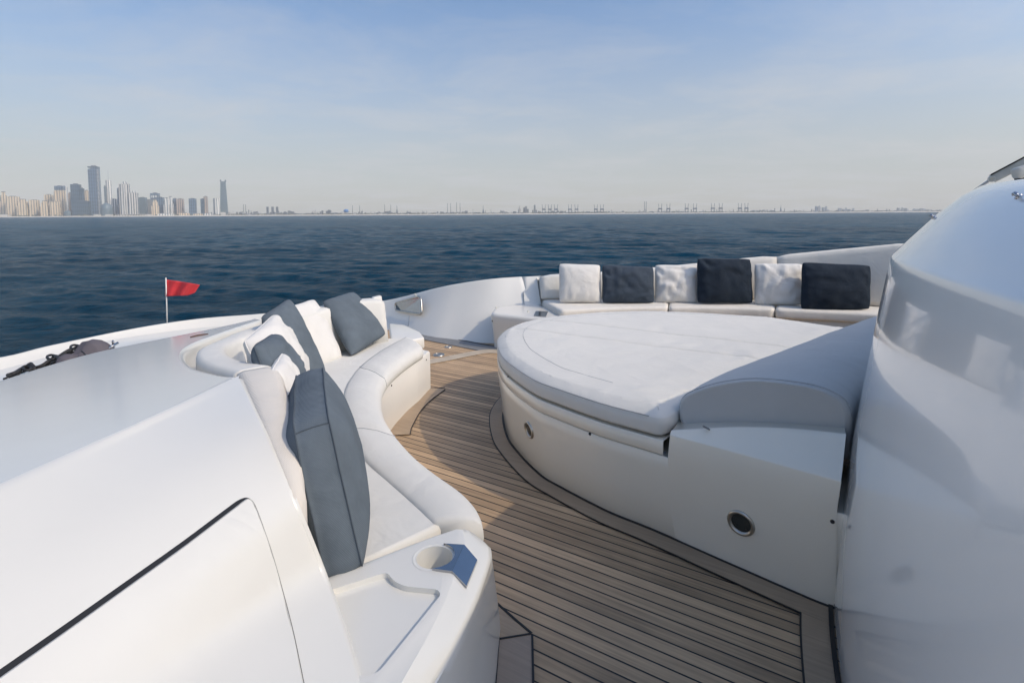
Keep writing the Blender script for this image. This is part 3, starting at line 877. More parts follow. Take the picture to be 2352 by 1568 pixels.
# back cushion tops: height follows the pixel of the top edge
topy = [(1240, 632), (1283, 629), (1400, 623), (1500, 614), (1598, 604), (1700, 593), (1789, 584.5), (1900, 573), (2050, 558.5), (2150, 549)]
def topz(p):
    q = p + V3((0.0, 0.16, 0))
    # column of this point
    for it in range(1):
        x = 1176 + F * q.x / q.y
    for a, b in zip(topy, topy[1:]):
        if a[0] <= x <= b[0]:
            y = a[1] + (b[1] - a[1]) * (x - a[0]) / (b[0] - a[0]); break
    else: y = topy[0][1] if x < topy[0][0] else topy[-1][1]
    return PD(x, y, q.y).z
nbk = nrm2(bk, False); nbk = [n if n.y > 0 else -n for n in nbk]
splits = [(0, 3), (3, 16), (16, 37), (37, 60)]
splits = [(0, 17), (17, 38), (38, 60)]
def xcol(p): return 1176 + F * p.x / p.y
def idx_at(pts, x): return min(range(len(pts)), key=lambda i: abs(xcol(pts[i]) - x))
i1, i2 = idx_at(bk, 1545), idx_at(bk, 1789)
for a, b in ((0, i1), (i1, i2), (i2, 60)):
    rows = []
    seg = list(range(a, b + 1))
    for k, i in enumerate(seg):
        p, n = bk[i], nbk[i]; tz = topz(p)
        e = min(k, len(seg) - 1 - k)
        sh = [0.022, 0.008, 0.0][min(e, 2)]
        tng = (bk[min(i + 1, 60)] - bk[max(i - 1, 0)]).normalized()
        sx = 0.004 if k == 0 else (-0.004 if k == len(seg) - 1 else 0)
        p = p + tng * sx
        th = 0.13
        lean = 0.05
        q = []
        for (d, zf) in ((0.0 + sh, 0.0), (-0.006 + sh, 0.1), (lean * 0.5 + sh, 0.55), (lean + sh, 0.90), (lean + 0.014 + sh, 0.97), (lean + 0.04, 1.0 - sh * .6), (lean + th - 0.03, 1.0 - sh * .6), (lean + th - sh, 0.96), (lean + th - sh, 0.0)):
            z = SZ + 0.0 + (tz - SZ) * zf
            if zf == 1.0 - sh * .6: z = tz - sh
            q.append(V3((p.x + n.x * d, p.y + n.y * d, z)))
        rows.append(q)
    loft('back_cushion', rows, M_cream if a else M_white, fs, close_u=True, caps=True)
j1, j2 = idx_at(fr, 1539), idx_at(fr, 1782)
bki = [idx_at(bk, xcol(fr[j1])), idx_at(bk, xcol(fr[j2]))]
def seat_poly(a, b, ba, bb_):
    return fr[a:b + 1] + [p + n * 0.02 for p, n in zip(bk[ba:bb_ + 1], nbk[ba:bb_ + 1])][::-1]
for (a, b, ba, bb2) in ((0, j1, 0, bki[0]), (j1, j2, bki[0], bki[1]), (j2, 60, bki[1], 60)):
    pl = [p.copy() for p in seat_poly(a, b, ba, bb2)]
    c = sum(pl, V3()) / len(pl)
    pl = [p + (c - p).normalized() * 0.003 for p in pl]
    pl = densify(round_arc(pl, 0.06), 0.04)
    ring_solid('seat_cushion', pl, cushion_prof(SZ - 0.105, SZ - 0.008, 0.028, 0.010), M_cream, fs)
bp = [p + V3((0, 0.06, 0)) for p in fr] + [p + n * 0.16 for p, n in zip(bk, nbk)][::-1]
ring_solid('base', bp, [(0.0, 0.0), (-0.0, 0.30), (0.01, 0.312)], M_gelw, fs, angle=40)
# outer back shell behind the cushions
rows = []
for i in range(0, 61, 2):
    p, n = bk[i], nbk[i]; tz = topz(p)
    rows.append([V3((p.x + n.x * d, p.y + n.y * d, z)) for d, z in ((0.17, 0.0), (0.185, tz - 0.05), (0.195, tz - 0.02), (0.24, tz - 0.025), (0.42, tz - 0.2), (0.45, 0.0))])
loft('back_shell', rows, M_gel, fs, close_u=True, caps=True, angle=50)

# end wall facet of the bulwark beside the sofa
fct = [PD(1203, 669, 5.72), PD(1233, 639, 5.80), PD(1243, 700, 5.62), PD(1205, 703, 5.6)]
ft = [p + V3((0.06, 0.25, 0.0)) for p in fct]
link_mesh('end_facet', fct + ft, [(0, 1, 2, 3), (4, 5, 6, 7), (0, 1, 5, 4), (1, 2, 6, 5), (2, 3, 7, 6), (3, 0, 4, 7)], M_gel, fs, False)

con2 = thing('sofa_end_console', 'low white console with a steel cup holder plate at the end of the far sofa', 'console', P(1200, 790, 0))
CZ = 0.352
cpol = [P(1126, 720, CZ), P(1200, 727.5, CZ), P(1280, 734, CZ), P(1293, 728, CZ), P(1262, 708, CZ), P(1240, 699, CZ), P(1180, 699, CZ), P(1136, 706, CZ)]
cpol = [V3((p.x, p.y, 0)) for p in cpol]
ring_solid('body', densify(round_corners(cpol, 0.06, 5), 0.05), [(0.03, 0.0), (0.012, 0.25), (0.0, CZ - 0.03), (0.006, CZ - 0.012), (0.02, CZ - 0.002), (0.04, CZ)], M_gelw, con2, angle=60)
pl2 = [P(1231, 714, CZ + 0.006), P(1259, 714.5, CZ + 0.006), P(1254, 727, CZ + 0.006), P(1226, 725, CZ + 0.006)]
link_mesh('cup_holder_plate', pl2 + [p - V3((0, 0, 0.008)) for p in pl2], [(0, 1, 2, 3), (7, 6, 5, 4), (0, 1, 5, 4), (1, 2, 6, 5), (2, 3, 7, 6), (3, 0, 4, 7)], M_steel, con2, False)
bpy.context.view_layer.update()
stud(1131, 737, 0.011, con2, bvh_of(list(con2.children)))
for x, y in ((1139, 707), (1213, 716)):
    c = P(x, y, CZ); MB().cyl(c, c + V3((0, 0, 0.012)), 0.014, 0.009, 12).build('cap', M_plastic, con2, True)

# ---------------- left sofa
LZ = 0.38
ls = thing('curved_sofa', 'near curved white sofa with rolled front edge and slate pillows', 'sofa', P(960, 1100, 0))
oz = 0.385
outer = [P(*p, oz) for p in [(1110, 1196), (1102, 1166), (1073, 1131), (1020, 1092), (967, 1053), (931, 1018), (904, 985), (885, 955), (876, 925), (876, 893), (886, 868), (905, 845), (936, 820), (972, 797)]]
inner = [P(*p, oz) for p in [(995, 1200), (960, 1168), (915, 1127), (872, 1090), (837, 1057), (814, 1025), (800, 995), (789, 960), (786, 930), (791, 890), (812, 855), (840, 828), (880, 800), (932, 772)]]
outer = resample(catmull(outer, 8), 90); inner = resample(catmull(inner, 8), 90)
rows = []
cuts = [30, 62]
for i, (a, b) in enumerate(zip(inner, outer)):
    sq = 1.0
    e = min(i, 89 - i)
    if e < 3: sq = [0.3, 0.75, 0.95][e]
    dc = min(abs(i - c) for c in cuts)
    gro = 0.013 if dc == 0 else (0.007 if dc == 1 else (0.002 if dc == 2 else 0))
    r_ = []
    for t, z in ((0.0, -0.03), (0.02, -0.004), (0.12, 0.006), (0.36, 0.014), (0.62, 0.014), (0.82, 0.006), (0.95, -0.012), (1.0, -0.034), (1.01, -0.055), (0.97, -0.085), (0.85, -0.10), (0.1, -0.10)):
        zz = z * (sq if z > 0 else 1) - (gro if z > 0 else 0)
        tt = t if t < 0.9 else t - gro * 0.5
        q = a.lerp(b, tt)
        wz = 0.003 * noise.noise(q * 8)
        r_.append(V3((q.x, q.y, oz + zz + wz)))
    rows.append(r_)
fbo = loft('front_bolster', rows, M_white, ls, close_u=True, caps=True)
for c_ in cuts: tube('seam', [p + V3((0, 0, 0.0008)) for p in rows[c_][1:9]], 0.0022, M_seam, fbo, 6)
# backrest path (outer top edge)
T = [(868, 681, .70), (800, 688, .70), (740, 699, .70), (665, 720, .69), (600, 742, .68), (545, 760, .68), (505, 776, .68), (461, 796, .70), (449, 813, .72), (470, 834, .74), (525, 852, .76), (552, 868, .78), (600, 980, .745), (660, 1120, .66), (705, 1230, .55), (737, 1312, .455)]
Tp = catmull([P(*t) for t in T], 6)
Tn = nrm2(Tp, False)
# inboard side: towards the seat
sc_ = V3((-0.55, 2.4, 0))
Tn2 = []
for p, n in zip(Tp, Tn):
    Tn2.append(n)
s0 = Tn[len(Tn) // 2].dot(sc_ - Tp[len(Tn) // 2])
if s0 < 0: Tn2 = [-n for n in Tn2]
rows = []
NT = len(Tp)
for i, (p, n) in enumerate(zip(Tp, Tn2)):
    th = float(np.interp(i, [60, 66, 72, 78, 84, 90], [.15, .14, .095, .045, .02, .012])); ex = float(np.interp(i, [60, 70], [1, 0]))
    if 36 <= i <= 58: th *= 0.85
    top = p.z; e = min(i, NT - 1 - i); sh = [0.02, 0.007, 0][min(e, 2)]
    hz = max(0.03, top - LZ)
    r_ = []
    for d, z in ((0.0, LZ - 0.02), (0.0, top - 0.03), (th * .05, top - 0.008), (th * .2, top), (th * .72, top), (th * .92, top - 0.008), (th, top - 0.03), (th + hz * 0.10 * ex, top - hz * 0.5), (th + hz * 0.2 * ex, LZ - 0.02)):
        z = max(z, LZ - 0.02)
        r_.append(V3((p.x + n.x * d, p.y + n.y * d, z - (sh if z > LZ else 0) + 0.003 * noise.noise(p * 5))))
    rows.append(r_)
na = int(NT * 0.70)
loft('back_cushion', rows[:na], M_white, ls, close_u=True, caps=True)
loft('back_cushion', rows[na:], M_knit, ls, close_u=True, caps=True)
# seat slab
back_line = [V3((p.x + n.x * 0.08, p.y + n.y * 0.08, 0)) for p, n in zip(Tp, Tn2)]
front_line = [V3((a.lerp(b, 0.15).x, a.lerp(b, 0.15).y, 0)) for a, b in zip(inner, outer)]
seatp = front_line + back_line      # front: near -> far ; back: far -> near
seatp = [seatp[k] for k in range(len(seatp)) if (seatp[k] - seatp[k - 1]).length > 0.006]
ring_solid('seat_cushion', seatp, [(0.0, LZ - 0.10), (0.0, LZ - 0.02), (0.004, LZ - 0.006), (0.012, LZ)], M_white, ls)
# base
fl = [V3((a.lerp(b, 0.955).x, a.lerp(b, 0.955).y, 0)) for a, b in zip(inner, outer)]
endp = P(989, 893, 0)
fl2 = fl[:-3] + [V3((endp.x, endp.y, 0)), V3((endp.x - 0.35, endp.y + 0.28, 0))]
bsp = fl2 + [V3((p.x, p.y, 0)) for p in Tp]
bsp = [bsp[k] for k in range(len(bsp)) if (bsp[k] - bsp[k - 1]).length > 0.006]
sb = ring_solid('base', bsp, [(0.0, 0.0), (0.0, 0.285), (0.012, 0.30)], M_gelw, ls, angle=40)
# far end: white moulded shelf behind the bolster and upright board
e0 = P(868, 681, .70); e1 = P(893, 748, .36)
brd = [P(866, 681, .705), P(878, 679, .70), P(903, 742, .36), P(985, 772, .30)]
shl = [P(893, 742, 0.37), P(930, 746, 0.37), P(965, 762, 0.37), P(975, 775, 0.37), P(900, 790, 0.37)]
mbx = MB(); mbx.prism(shl, 0.28, 0.372); bevel(mbx.build('end_shelf', M_gelw, ls), 0.015, 3)
up = [P(857, 684, .695), P(877, 679, .70)]
dv = V3((0.055, -0.01, 0))
q0 = V3((up[0].x, up[0].y, 0.30)); q1 = V3((up[1].x + 0.045, up[1].y - 0.03, 0.30))
back = V3((-0.03, 0.05, 0))
vb = [q0, q1, up[1], up[0], q0 + back, q1 + back, up[1] + back, up[0] + back]
bevel(link_mesh('end_board', vb, [(0, 1, 2, 3), (4, 5, 6, 7), (0, 1, 5, 4), (1, 2, 6, 5), (2, 3, 7, 6), (3, 0, 4, 7)], M_gelw, ls, False), 0.01, 3)
bpy.context.view_layer.update()
lb = bvh_of([sb])
stud(979, 826, 0.007, ls, lb); stud(899, 885, 0.007, ls, lb)
# margin board by the left sofa
ms = thing('margin_board', 'pale mitred teak margin board round the far end of the curved sofa', 'deck trim', P(960, 950, 0))
mpth = [P(895, 1002, 0), P(902, 982, 0), P(928.8, 941, 0), P(958, 914, 0), P(989.5, 892, 0)]
mc = catmull(mpth, 6)
to_deck(fstrip('board', mc, -0.12, 0.0076, M_board, ms))
to_deck(fstrip('caulk', mc, 0.012, 0.0078, M_black, ms))
n_ = nrm2(mc, False); mo = [p - n * 0.12 for p, n in zip(mc, n_)]
to_deck(fstrip('caulk', mo, -0.006, 0.0074, M_black, ms))
endl = [P(985, 893, 0), P(1022, 892, 0)]
to_deck(fstrip('joint', endl, 0.008, 0.009, M_black, ms))

# near console with cup holder
con = thing('sofa_end_console', 'near white moulded console with open cup holder and recessed tray in the foreground', 'console', P(1100, 1400, 0))
KZ = 0.415
OZ = KZ - 0.036
k_out = [(1064, 1205), (1126, 1249), (1129, 1276), (1119, 1312), (1090, 1388), (1040, 1491), (990, 1568), (905, 1720), (700, 1800), (745, 1568), (722, 1450), (700, 1372), (712, 1340)]
k_top = [(1062, 1207), (1068, 1252), (1056, 1285), (1042, 1320), (1018, 1385), (972, 1480), (926, 1560), (850, 1690), (690, 1780), (748, 1566), (724, 1450), (702, 1374), (714, 1342)]
kfoot = {1: P(1143, 1400, 0), 2: P(1151, 1440, 0), 3: P(1147, 1474, 0), 4: P(1140, 1568, 0), 5: P(1120, 1720, 0), 6: P(1110, 1880, 0), 7: P(1080, 2100, 0)}
dt, do, df = [], [], []
K = len(k_out)
kt = [P(*p, KZ) for p in k_top]; ko = [P(*p, OZ if 0 < i < 8 else KZ - 0.004) for i, p in enumerate(k_out)]
kf_ = [kfoot[i] if i in kfoot else V3((p.x, p.y, 0)) for i, p in enumerate(ko)]
for i in range(K):
    for k in range(5):
        dt.append(kt[i].lerp(kt[(i + 1) % K], k / 5)); do.append(ko[i].lerp(ko[(i + 1) % K], k / 5)); df.append(kf_[i].lerp(kf_[(i + 1) % K], k / 5))
def rnd(pts, it=3):
    for _ in range(it):
        pts = [(pts[i - 1] + pts[i] * 2 + pts[(i + 1) % len(pts)]) / 4 for i in range(len(pts))]
    return pts
dt, do, df = rnd(dt, 1), rnd(do, 2), rnd(df, 3)
def kmix(f, z): return [V3((a.x * (1 - f) + b.x * f, a.y * (1 - f) + b.y * f, z)) for a, b in zip(do, df)]
def kl(t, dz=0.0): return [a.lerp(b, t) + V3((0, 0, dz)) for a, b in zip(do, dt)]
kb = loft('body', [kmix(1, 0), kmix(.5, .2), kmix(.12, KZ - 0.075), kmix(.05, KZ - 0.048), kl(0, -0.010), kl(0.05, -0.003), kl(0.12, 0.0), kl(0.5, 0.0005), kl(0.88, -0.0003), kl(0.94, 0), [V3((a.x, a.y, KZ)) for a in dt]], M_gel, con, close_u=True, caps=True, angle=50)
def cutter(pts, z0, z1, inset_b=0.0):
    mb2 = MB(); mb2.prism(pts, z0, z1)
    if inset_b:
        c = sum(pts, V3()) / len(pts)
        n = len(pts)
        for k in range(n):
            v = mb2.v[k]; mb2.v[k] = V3((v.x + (c.x - v.x) * inset_b, v.y + (c.y - v.y) * inset_b, v.z))
    return mb2.build('cut', M_gel, None, False)
def boolean(o, cs):
    for c in cs:
        md = o.modifiers.new('b', 'BOOLEAN'); md.operation = 'DIFFERENCE'; md.object = c; md.solver = 'EXACT'
    bpy.context.view_layer.update()
    dg = bpy.context.evaluated_depsgraph_get()
    me = bpy.data.meshes.new_from_object(o.evaluated_get(dg))
    o.modifiers.clear(); o.data = me
    for c in cs: bpy.data.objects.remove(c, do_unlink=True)
    me.polygons.foreach_set('use_smooth', [True] * len(me.polygons))
    me.set_sharp_from_angle(angle=math.radians(35))
cupc = P(998, 1279, KZ)
cup_pts = [V3((cupc.x + 0.053 * math.cos(2 * PI * k / 40), cupc.y + 0.050 * math.sin(2 * PI * k / 40), 0)) for k in range(40)]
tray = [P(*p, KZ) for p in [(700, 1368), (890, 1308), (903, 1328), (930, 1342), (1012, 1350), (1020, 1362), (872, 1548), (845, 1560), (700, 1560)]]
tray = [V3((p.x, p.y, 0)) for p in tray]
tray = round_corners(tray, 0.02, 5, 0.3)
c1 = cutter(cup_pts, KZ - 0.085, KZ + 0.1, 0.12)
c2 = cutter(tray, KZ - 0.014, KZ + 0.1, 0.06)
boolean(kb, [c1, c2])
# cup rim softening ring
rows = []
for k in range(40):
    a = 2 * PI * k / 40; d = V3((math.cos(a), 0.95 * math.sin(a), 0)); c0 = V3((cupc.x, cupc.y, KZ))
    rows.append([c0 + d * 0.0605 + V3((0, 0, 0.0005)), c0 + d * 0.056 + V3((0, 0, 0.0015)), c0 + d * 0.0525 + V3((0, 0, -0.001)), c0 + d * 0.0505 + V3((0, 0, -0.006))])
loft('cup_rim', rows, M_gel, con, close_v=True)
# steel bracket
bz = KZ + 0.004
def arc_pts():
    pts = []
    for k in range(13):
        a = math.radians(70 - 140 * k / 12)
        pts.append(V3((cupc.x + 0.055 * math.cos(a), cupc.y + 0.052 * math.sin(a), bz)))
    return pts
ap = arc_pts()
top_out = [P(1019, 1250, bz), P(1066, 1252, bz), P(1038, 1313, bz), P(992, 1307, bz)]
tp = [top_out[0], top_out[1], top_out[2], top_out[3]] + ap[::-1][0:]
sl2 = [P(1066, 1252, bz), P(1096, 1287, bz - 0.022), P(1071, 1347, bz - 0.022), P(1038, 1313, bz)]
sl2 = [P(1066, 1252, bz), P(1096, 1285, bz - 0.008), P(1071, 1345, bz - 0.008), P(1038, 1313, bz)]
vv = tp; n1 = len(vv)
def plate(pts, t=0.003, name='steel_plate'):
    n = len(pts)
    return link_mesh(name, pts + [p - V3((0, 0, t)) for p in pts], [tuple(range(n)), tuple(range(n, 2 * n))[::-1]] + [(i, (i + 1) % n, (i + 1) % n + n, i + n) for i in range(n)], M_steel, con, False)
plate([p + V3((0, 0, 0.003)) for p in tp], 0.007, 'steel_plate'); 
for p in sl2[1:3]: p.z = bz + 0.012
sl2 = [P(1066, 1252, bz), P(1096, 1287, KZ - 0.0135), P(1071, 1347, KZ - 0.0135), P(1038, 1313, bz)]
plate([p + V3((0.0005, 0, 0.003)) for p in sl2], 0.007, 'steel_flap')
# margin board round the console foot
mk = thing('margin_board', 'dark mitred teak margin board round the foot of the near console', 'deck trim', P(1180, 1500, 0))
kf = [P(1143, 1395, 0), P(1147, 1474, 0), P(1140, 1560, 0), P(1130, 1700, 0)]
bo1 = [P(1140, 1392, 0), P(1180, 1428, 0), P(1220, 1462, 0), P(1147, 1474, 0)]
mbb = MB(); 
q1 = [P(1130, 1350, 0), P(1145, 1398, 0), P(1220, 1462, 0), P(1147, 1474, 0), P(1120, 1460, 0)]
q2 = [P(1147, 1474, 0), P(1220, 1462, 0), P(1222, 1568, 0), P(1225, 1760, 0), P(1128, 1760, 0), P(1139, 1568, 0)]
to_deck(MB().prism(q1, 0.001, 0.0085).build('board', M_board, mk))
brd2 = teak('teak_end_board', False, light=(0.36, 0.28, 0.21), darkc=(0.22, 0.17, 0.13))
to_deck(MB().prism(q2, 0.001, 0.0080).build('board', brd2, mk))
def cl_line(pts, wd, z=0.0105):
    to_deck(fstrip('caulk', [P(x, y, 0) for x, y in pts], wd, z, M_black, mk))
cl_line([(1140, 1392), (1180, 1428), (1220, 1462)], 0.007, 0.0115)
cl_line([(1220, 1462), (1222, 1568), (1225, 1760)], 0.007, 0.0105)
cl_line([(1147, 1474), (1220, 1462)], 0.005, 0.0110)
cl_line([(1148, 1470), (1141, 1568), (1130, 1760)], -0.012, 0.0120)

# ---------------- coaming (glossy top and sunlit side panel)
Bp = P(548, 868, 0.78); uB = UW(Bp)[0]
nP = (V3((0, 0, 1)) + UX * 0.12).normalized(); dP = nP.dot(Bp)
def CT(x, y): return PPL(x, y, nP, dP)
co_ = thing('cockpit_coaming', 'broad glossy white coaming with a hatch panel behind the curved sofa, filling the lower left', 'coaming', V3((-1.2, 1.6, 0)))
Tin = [(T_[0], T_[1]) for T_ in T[4:12]]         # (600,742) .. (548,868)
inn = [CT(600, 736)] + [CT(545, 754), CT(500, 770), CT(446, 791), CT(421, 813), CT(438, 843), CT(505, 864), CT(548, 868)]
inn = catmull(inn, 5)
cr_e = [CT(548, 868), CT(440, 920), CT(300, 985), CT(150, 1052), CT(0, 1120), CT(-200, 1212), CT(-420, 1315)]
outr = [CT(-700, 1110), CT(-400, 1010), CT(-150, 925), CT(0, 876), CT(150, 829), CT(262, 801), CT(397, 774), CT(500, 753), CT(588, 733)]
outr = catmull(outr, 4)
crc = catmull(cr_e, 5)
ring_ = inn[:-1] + crc + outr
if area2(ring_) < 0: sgn = -1
else: sgn = 1
nrr = nrm2(ring_)
nrr = [n * sgn for n in nrr]                       # inward normals
low = [V3((p.x - n.x * 0.012, p.y - n.y * 0.012, p.z - 0.02)) for p, n in zip(ring_, nrr)]
low2 = [V3((p.x - n.x * 0.016, p.y - n.y * 0.016, -0.2)) for p, n in zip(ring_, nrr)]
i0, i9 = len(inn) - 1, len(inn) - 1 + len(crc)
for i in range(i0 + 1, len(ring_)):                # the crease side drops under the panel instead
    if i < i9:
        low[i] = ring_[i] + nrr[i] * 0.02 + V3((0, 0, -0.03)); low2[i] = ring_[i] + nrr[i] * 0.05 + V3((0, 0, -0.4))
r1 = [p + n * 0.006 + V3((0, 0, 0.004)) for p, n in zip(ring_, nrr)]
r2 = [p + n * 0.016 + V3((0, 0, 0.005)) for p, n in zip(ring_, nrr)]
for i in range(i0, i9): r1[i] = ring_[i] + nrr[i] * 0.012 + V3((0, 0, 0.0)); r2[i] = ring_[i] + nrr[i] * 0.02 + V3((0, 0, 0.0))
ctop = loft('top_deck', [low2, low, ring_, r1, r2], M_gel, co_, close_u=True, angle=70)
cap_ = link_mesh('top_panel', r2, [tuple(range(len(r2)))], M_top, co_, True)
# side panel
rb = [P(548, 868, .78), P(600, 980, .745), P(660, 1120, .66), P(705, 1230, .55), P(737, 1312, .465), P(775, 1420, .435), P(812, 1540, .42), P(850, 1680, .41)]
pA, pB, pC = CT(0, 1120), Bp, P(812, 1540, .42)
nS = (pB - pA).cross(pC - pA).normalized(); dS = nS.dot(pA)
rbc = resample(catmull(rb, 6), 40)
lft = [PPL(-420 + 0 * k, 1315 + (2600 - 1315) * (k / 39) ** 1.2, nS, dS) for k in range(40)]
prow_ = []
NCOL = 40
for k in range(40):
    a, b = rbc[k], lft[k]
    if k == 0:
        r_ = resample(crc, NCOL)
    else:
        r_ = [a.lerp(b, j / (NCOL - 1)) for j in range(NCOL)]
        f_ = (1 - k / 39) ** 3
    prow_.append(r_)
# blend rows near the crease so the surface follows it, with a rolled edge
top_row = resample(crc, NCOL)
bulge = []
for k in range(1, 40):
    wgt = math.exp(-k / 5.0)
    for j in range(NCOL):
        prow_[k][j] = prow_[k][j] + nS * (0.0 if nS.z > 0 else 0.0)
rows = [[p - V3((0, 0, 0.0)) + V3((0.0, 0.0, 0.0)) for p in prow_[0]]]
hn = nS if nS.z > 0 else -nS
rows = [[p + (nP * 0.0005) + V3((-0.012, 0.026, 0)) * 1.0 for p in prow_[0]], prow_[0]] + prow_[1:]
pan = loft('side_panel', rows, M_gel, co_)
# inboard edge of the panel: roll down beside the cushion
ed = [rbc, [p + V3((0.012, 0.004, -0.006)) for p in rbc], [p + V3((0.020, 0.006, -0.03)) for p in rbc], [V3((p.x + 0.022, p.y + 0.006, min(p.z - 0.05, 0.36))) for p in rbc]]
loft('panel_edge', ed, M_gel, co_)
bpy.context.view_layer.update()
bpan = bvh_of([pan])
# hatch seam and hatch panel
def pan_pt(x, y, h):
    loc, n = hit(bpan, x, y)
    if loc is None: return None
    if n.z < 0: n = -n
    return loc + n * h
cor = [(-260, 1722), (-100, 1610), (0, 1540), (150, 1436), (300, 1330), (420, 1245), (520, 1170), (548, 1150), (566, 1144), (580, 1152), (590, 1172), (604, 1210), (626, 1275), (650, 1360), (672, 1445), (690, 1530), (712, 1640)]
corp = [pan_pt(x, y, 0.0) for x, y in cor]
if None in corp: print('hatch miss', corp.index(None))
corp = [c for c in corp if c is not None]
cc2 = catmull(corp, 5)
hn_ = hn
def seam_row(pts, wfun, h0):
    out = []
    N = len(pts)
    for i, p in enumerate(pts):
        d = (pts[min(i + 1, N - 1)] - pts[max(i - 1, 0)]).normalized()
        s = d.cross(hn_).normalized()
        out.append((p + hn_ * h0 + s * wfun(i / (N - 1)), p + hn_ * h0 - s * wfun(i / (N - 1)) * 0.2))
    return out
wf = lambda t: 0.0085 if t < 0.42 else (0.0085 - (t - 0.42) / 0.12 * 0.0070 if t < 0.54 else 0.0015)
sr = seam_row(cc2, wf, 0.0016)
loft('hatch_gap', [[a for a, b in sr], [b for a, b in sr]], M_black, co_, smooth=False)
hatch_edge = [b if True else a for a, b in sr]
inn_dir = pan_pt(300, 1500, 0.0)
def hp(i, ins, h):
    p = cc2[i]; N = len(cc2)
    d = (cc2[min(i + 1, N - 1)] - cc2[max(i - 1, 0)]).normalized(); s = d.cross(hn_).normalized()
    if s.dot(inn_dir - p) < 0: s = -s
    wv = wf(i / (N - 1))
    return p + s * (ins + wv) + hn_ * h
sign_s = 1
ft_ = pan_pt(400, 1680, 0) or inn_dir
apex_ = PPL(200, 1900, hn_, hn_.dot(corp[3]))
hr = [[hp(i, 0.0005, 0.0005) for i in range(len(cc2))], [hp(i, 0.001, 0.0035) for i in range(len(cc2))], [hp(i, 0.004, 0.0052) for i in range(len(cc2))]]
bmh = bmesh.new()
vs_ = [bmh.verts.new(p) for p in hr[2]]
bmh.faces.new(vs_)
bmesh.ops.triangulate(bmh, faces=bmh.faces[:])
for _ in range(4): bmesh.ops.subdivide_edges(bmh, edges=[e for e in bmh.edges if e.calc_length() > 0.03], cuts=1, use_grid_fill=False)
bmesh.ops.triangulate(bmh, faces=bmh.faces[:])
for v in bmh.verts:
    l_, n_2, i_, d_ = bpan.ray_cast(v.co + hn_ * 0.3, -hn_)
    if l_ is not None: v.co = l_ + hn_ * 0.0052
sk = [[p for p in hr[0]], [p for p in hr[1]], [p for p in hr[2]]]
me_v = [v.co.copy() for v in bmh.verts]; bmh.verts.index_update(); me_f = [tuple(v.index for v in f.verts) for f in bmh.faces]
bmh.free()
k0 = len(me_v); nC = len(cc2)
me_v += [p for r in sk for p in r]
me_f += [(k0 + r * nC + j, k0 + r * nC + j + 1, k0 + (r + 1) * nC + j + 1, k0 + (r + 1) * nC + j) for r in range(2) for j in range(nC - 1)]
link_mesh('hatch_panel', me_v, me_f, M_gel, co_, True, 60)

# ---------------- flag
fg = thing('flag', 'small red flag flying from a thin white staff on the bow bulwark', 'flag', PD(384, 741, 6.2))
tube('staff', [PD(384, 744, 6.2), PD(381, 638, 6.2)], 0.007, plain('staff_paint', (0.7, 0.7, 0.68), 0.35), fg, 8)
rows = []
for i in range(25):
    s = i / 24
    xt = 380 + 79 * s; 
    yt = 642 + 12 * s ** 1.2; yb = 680.5 - 3 * s - 6 * max(0, (s - 0.75) / 0.25) ** 1.3
    xb = 380 + (79 - 11) * s
    r_ = []
    for j in range(11):
        t = j / 10
        p = PD(xt * (1 - t) + xb * t, yt * (1 - t) + yb * t, 6.2 + 0.06 * math.sin(s * 7 + t * 1.6) * s + 0.02 * math.sin(s * 16 + 3 * t))
        r_.append(p)
    rows.append(r_)
fl_ = loft('cloth', rows, M_red, fg)
sd = fl_.modifiers.new('s', 'SOLIDIFY'); sd.thickness = 0.003

# ---------------- fender cover, rope and cleats on the bow
fn = thing('covered_fender', 'dark grey canvas covered bundle with gathered end lying inside the bow bulwark', 'fender', P(190, 825, -0.03))
def lump(name, pa, pb, rads, m, parent, nz=0.1, seed=0.0, n=20, gather=True):
    rows = []; R_ = len(rads)
    d = (pb - pa).normalized(); s = d.cross(V3((0, 0, 1))).normalized(); q = s.cross(d)
    pts = resample([pa, pb], (R_ - 1) * 5 + 1)
    for i, p in enumerate(pts):
        f_ = i / 5; k = min(int(f_), R_ - 2); rr = rads[k] + (rads[k + 1] - rads[k]) * (f_ - k)
        r_ = []
        for j in range(n):
            a = 2 * PI * j / n
            dd = s * math.cos(a) + q * math.sin(a)
            wob = 1 + nz * noise.noise(dd * 2.2 + V3((i * 0.05, seed, i * 0.03))) + (0.05 * math.sin(a * 9 + seed) if gather else 0)
            r_.append(p + dd * rr * wob)
        rows.append(r_)
    return loft(name, rows, m, parent, close_u=True, caps=True)
lump('cover', P(128, 846, 0.045), P(262, 801, 0.10), [0.02, 0.075, 0.09, 0.07, 0.11, 0.145, 0.145, 0.125, 0.08, 0.012], M_cover, fn, 0.2, 1.3, 28)
tube('tie_cord', [P(187, 806, 0.17), P(200, 818, 0.15), P(206, 832, 0.08)], 0.006, M_rubber, fn, 6)
tube('shaft', [P(248, 800, 0.14), P(271, 787, 0.17)], 0.012, M_steel, fn, 8)
tube('cross_pin', [P(259, 783, 0.20), P(262, 798, 0.11)], 0.010, M_steel, fn, 8)
rp = thing('mooring_rope', 'tangle of black rope and chain heaped beside the grey covered fender', 'rope', P(90, 855, -0.03))
rng = random.Random(5)
pts = []
ctr = [(18, 858), (35, 852), (60, 838), (78, 846), (70, 832), (58, 846), (92, 838), (112, 826), (108, 838), (125, 815), (135, 822), (118, 832), (140, 812), (160, 800), (150, 812), (172, 796), (186, 792), (178, 802), (196, 797)]
pts = [P(x, y + 3, 0.03 + 0.035 * (1 + math.sin(i * 2.1))) for i, (x, y) in enumerate(ctr)]
tube('rope', catmull(pts, 8), 0.014, M_rubber, rp, 8)
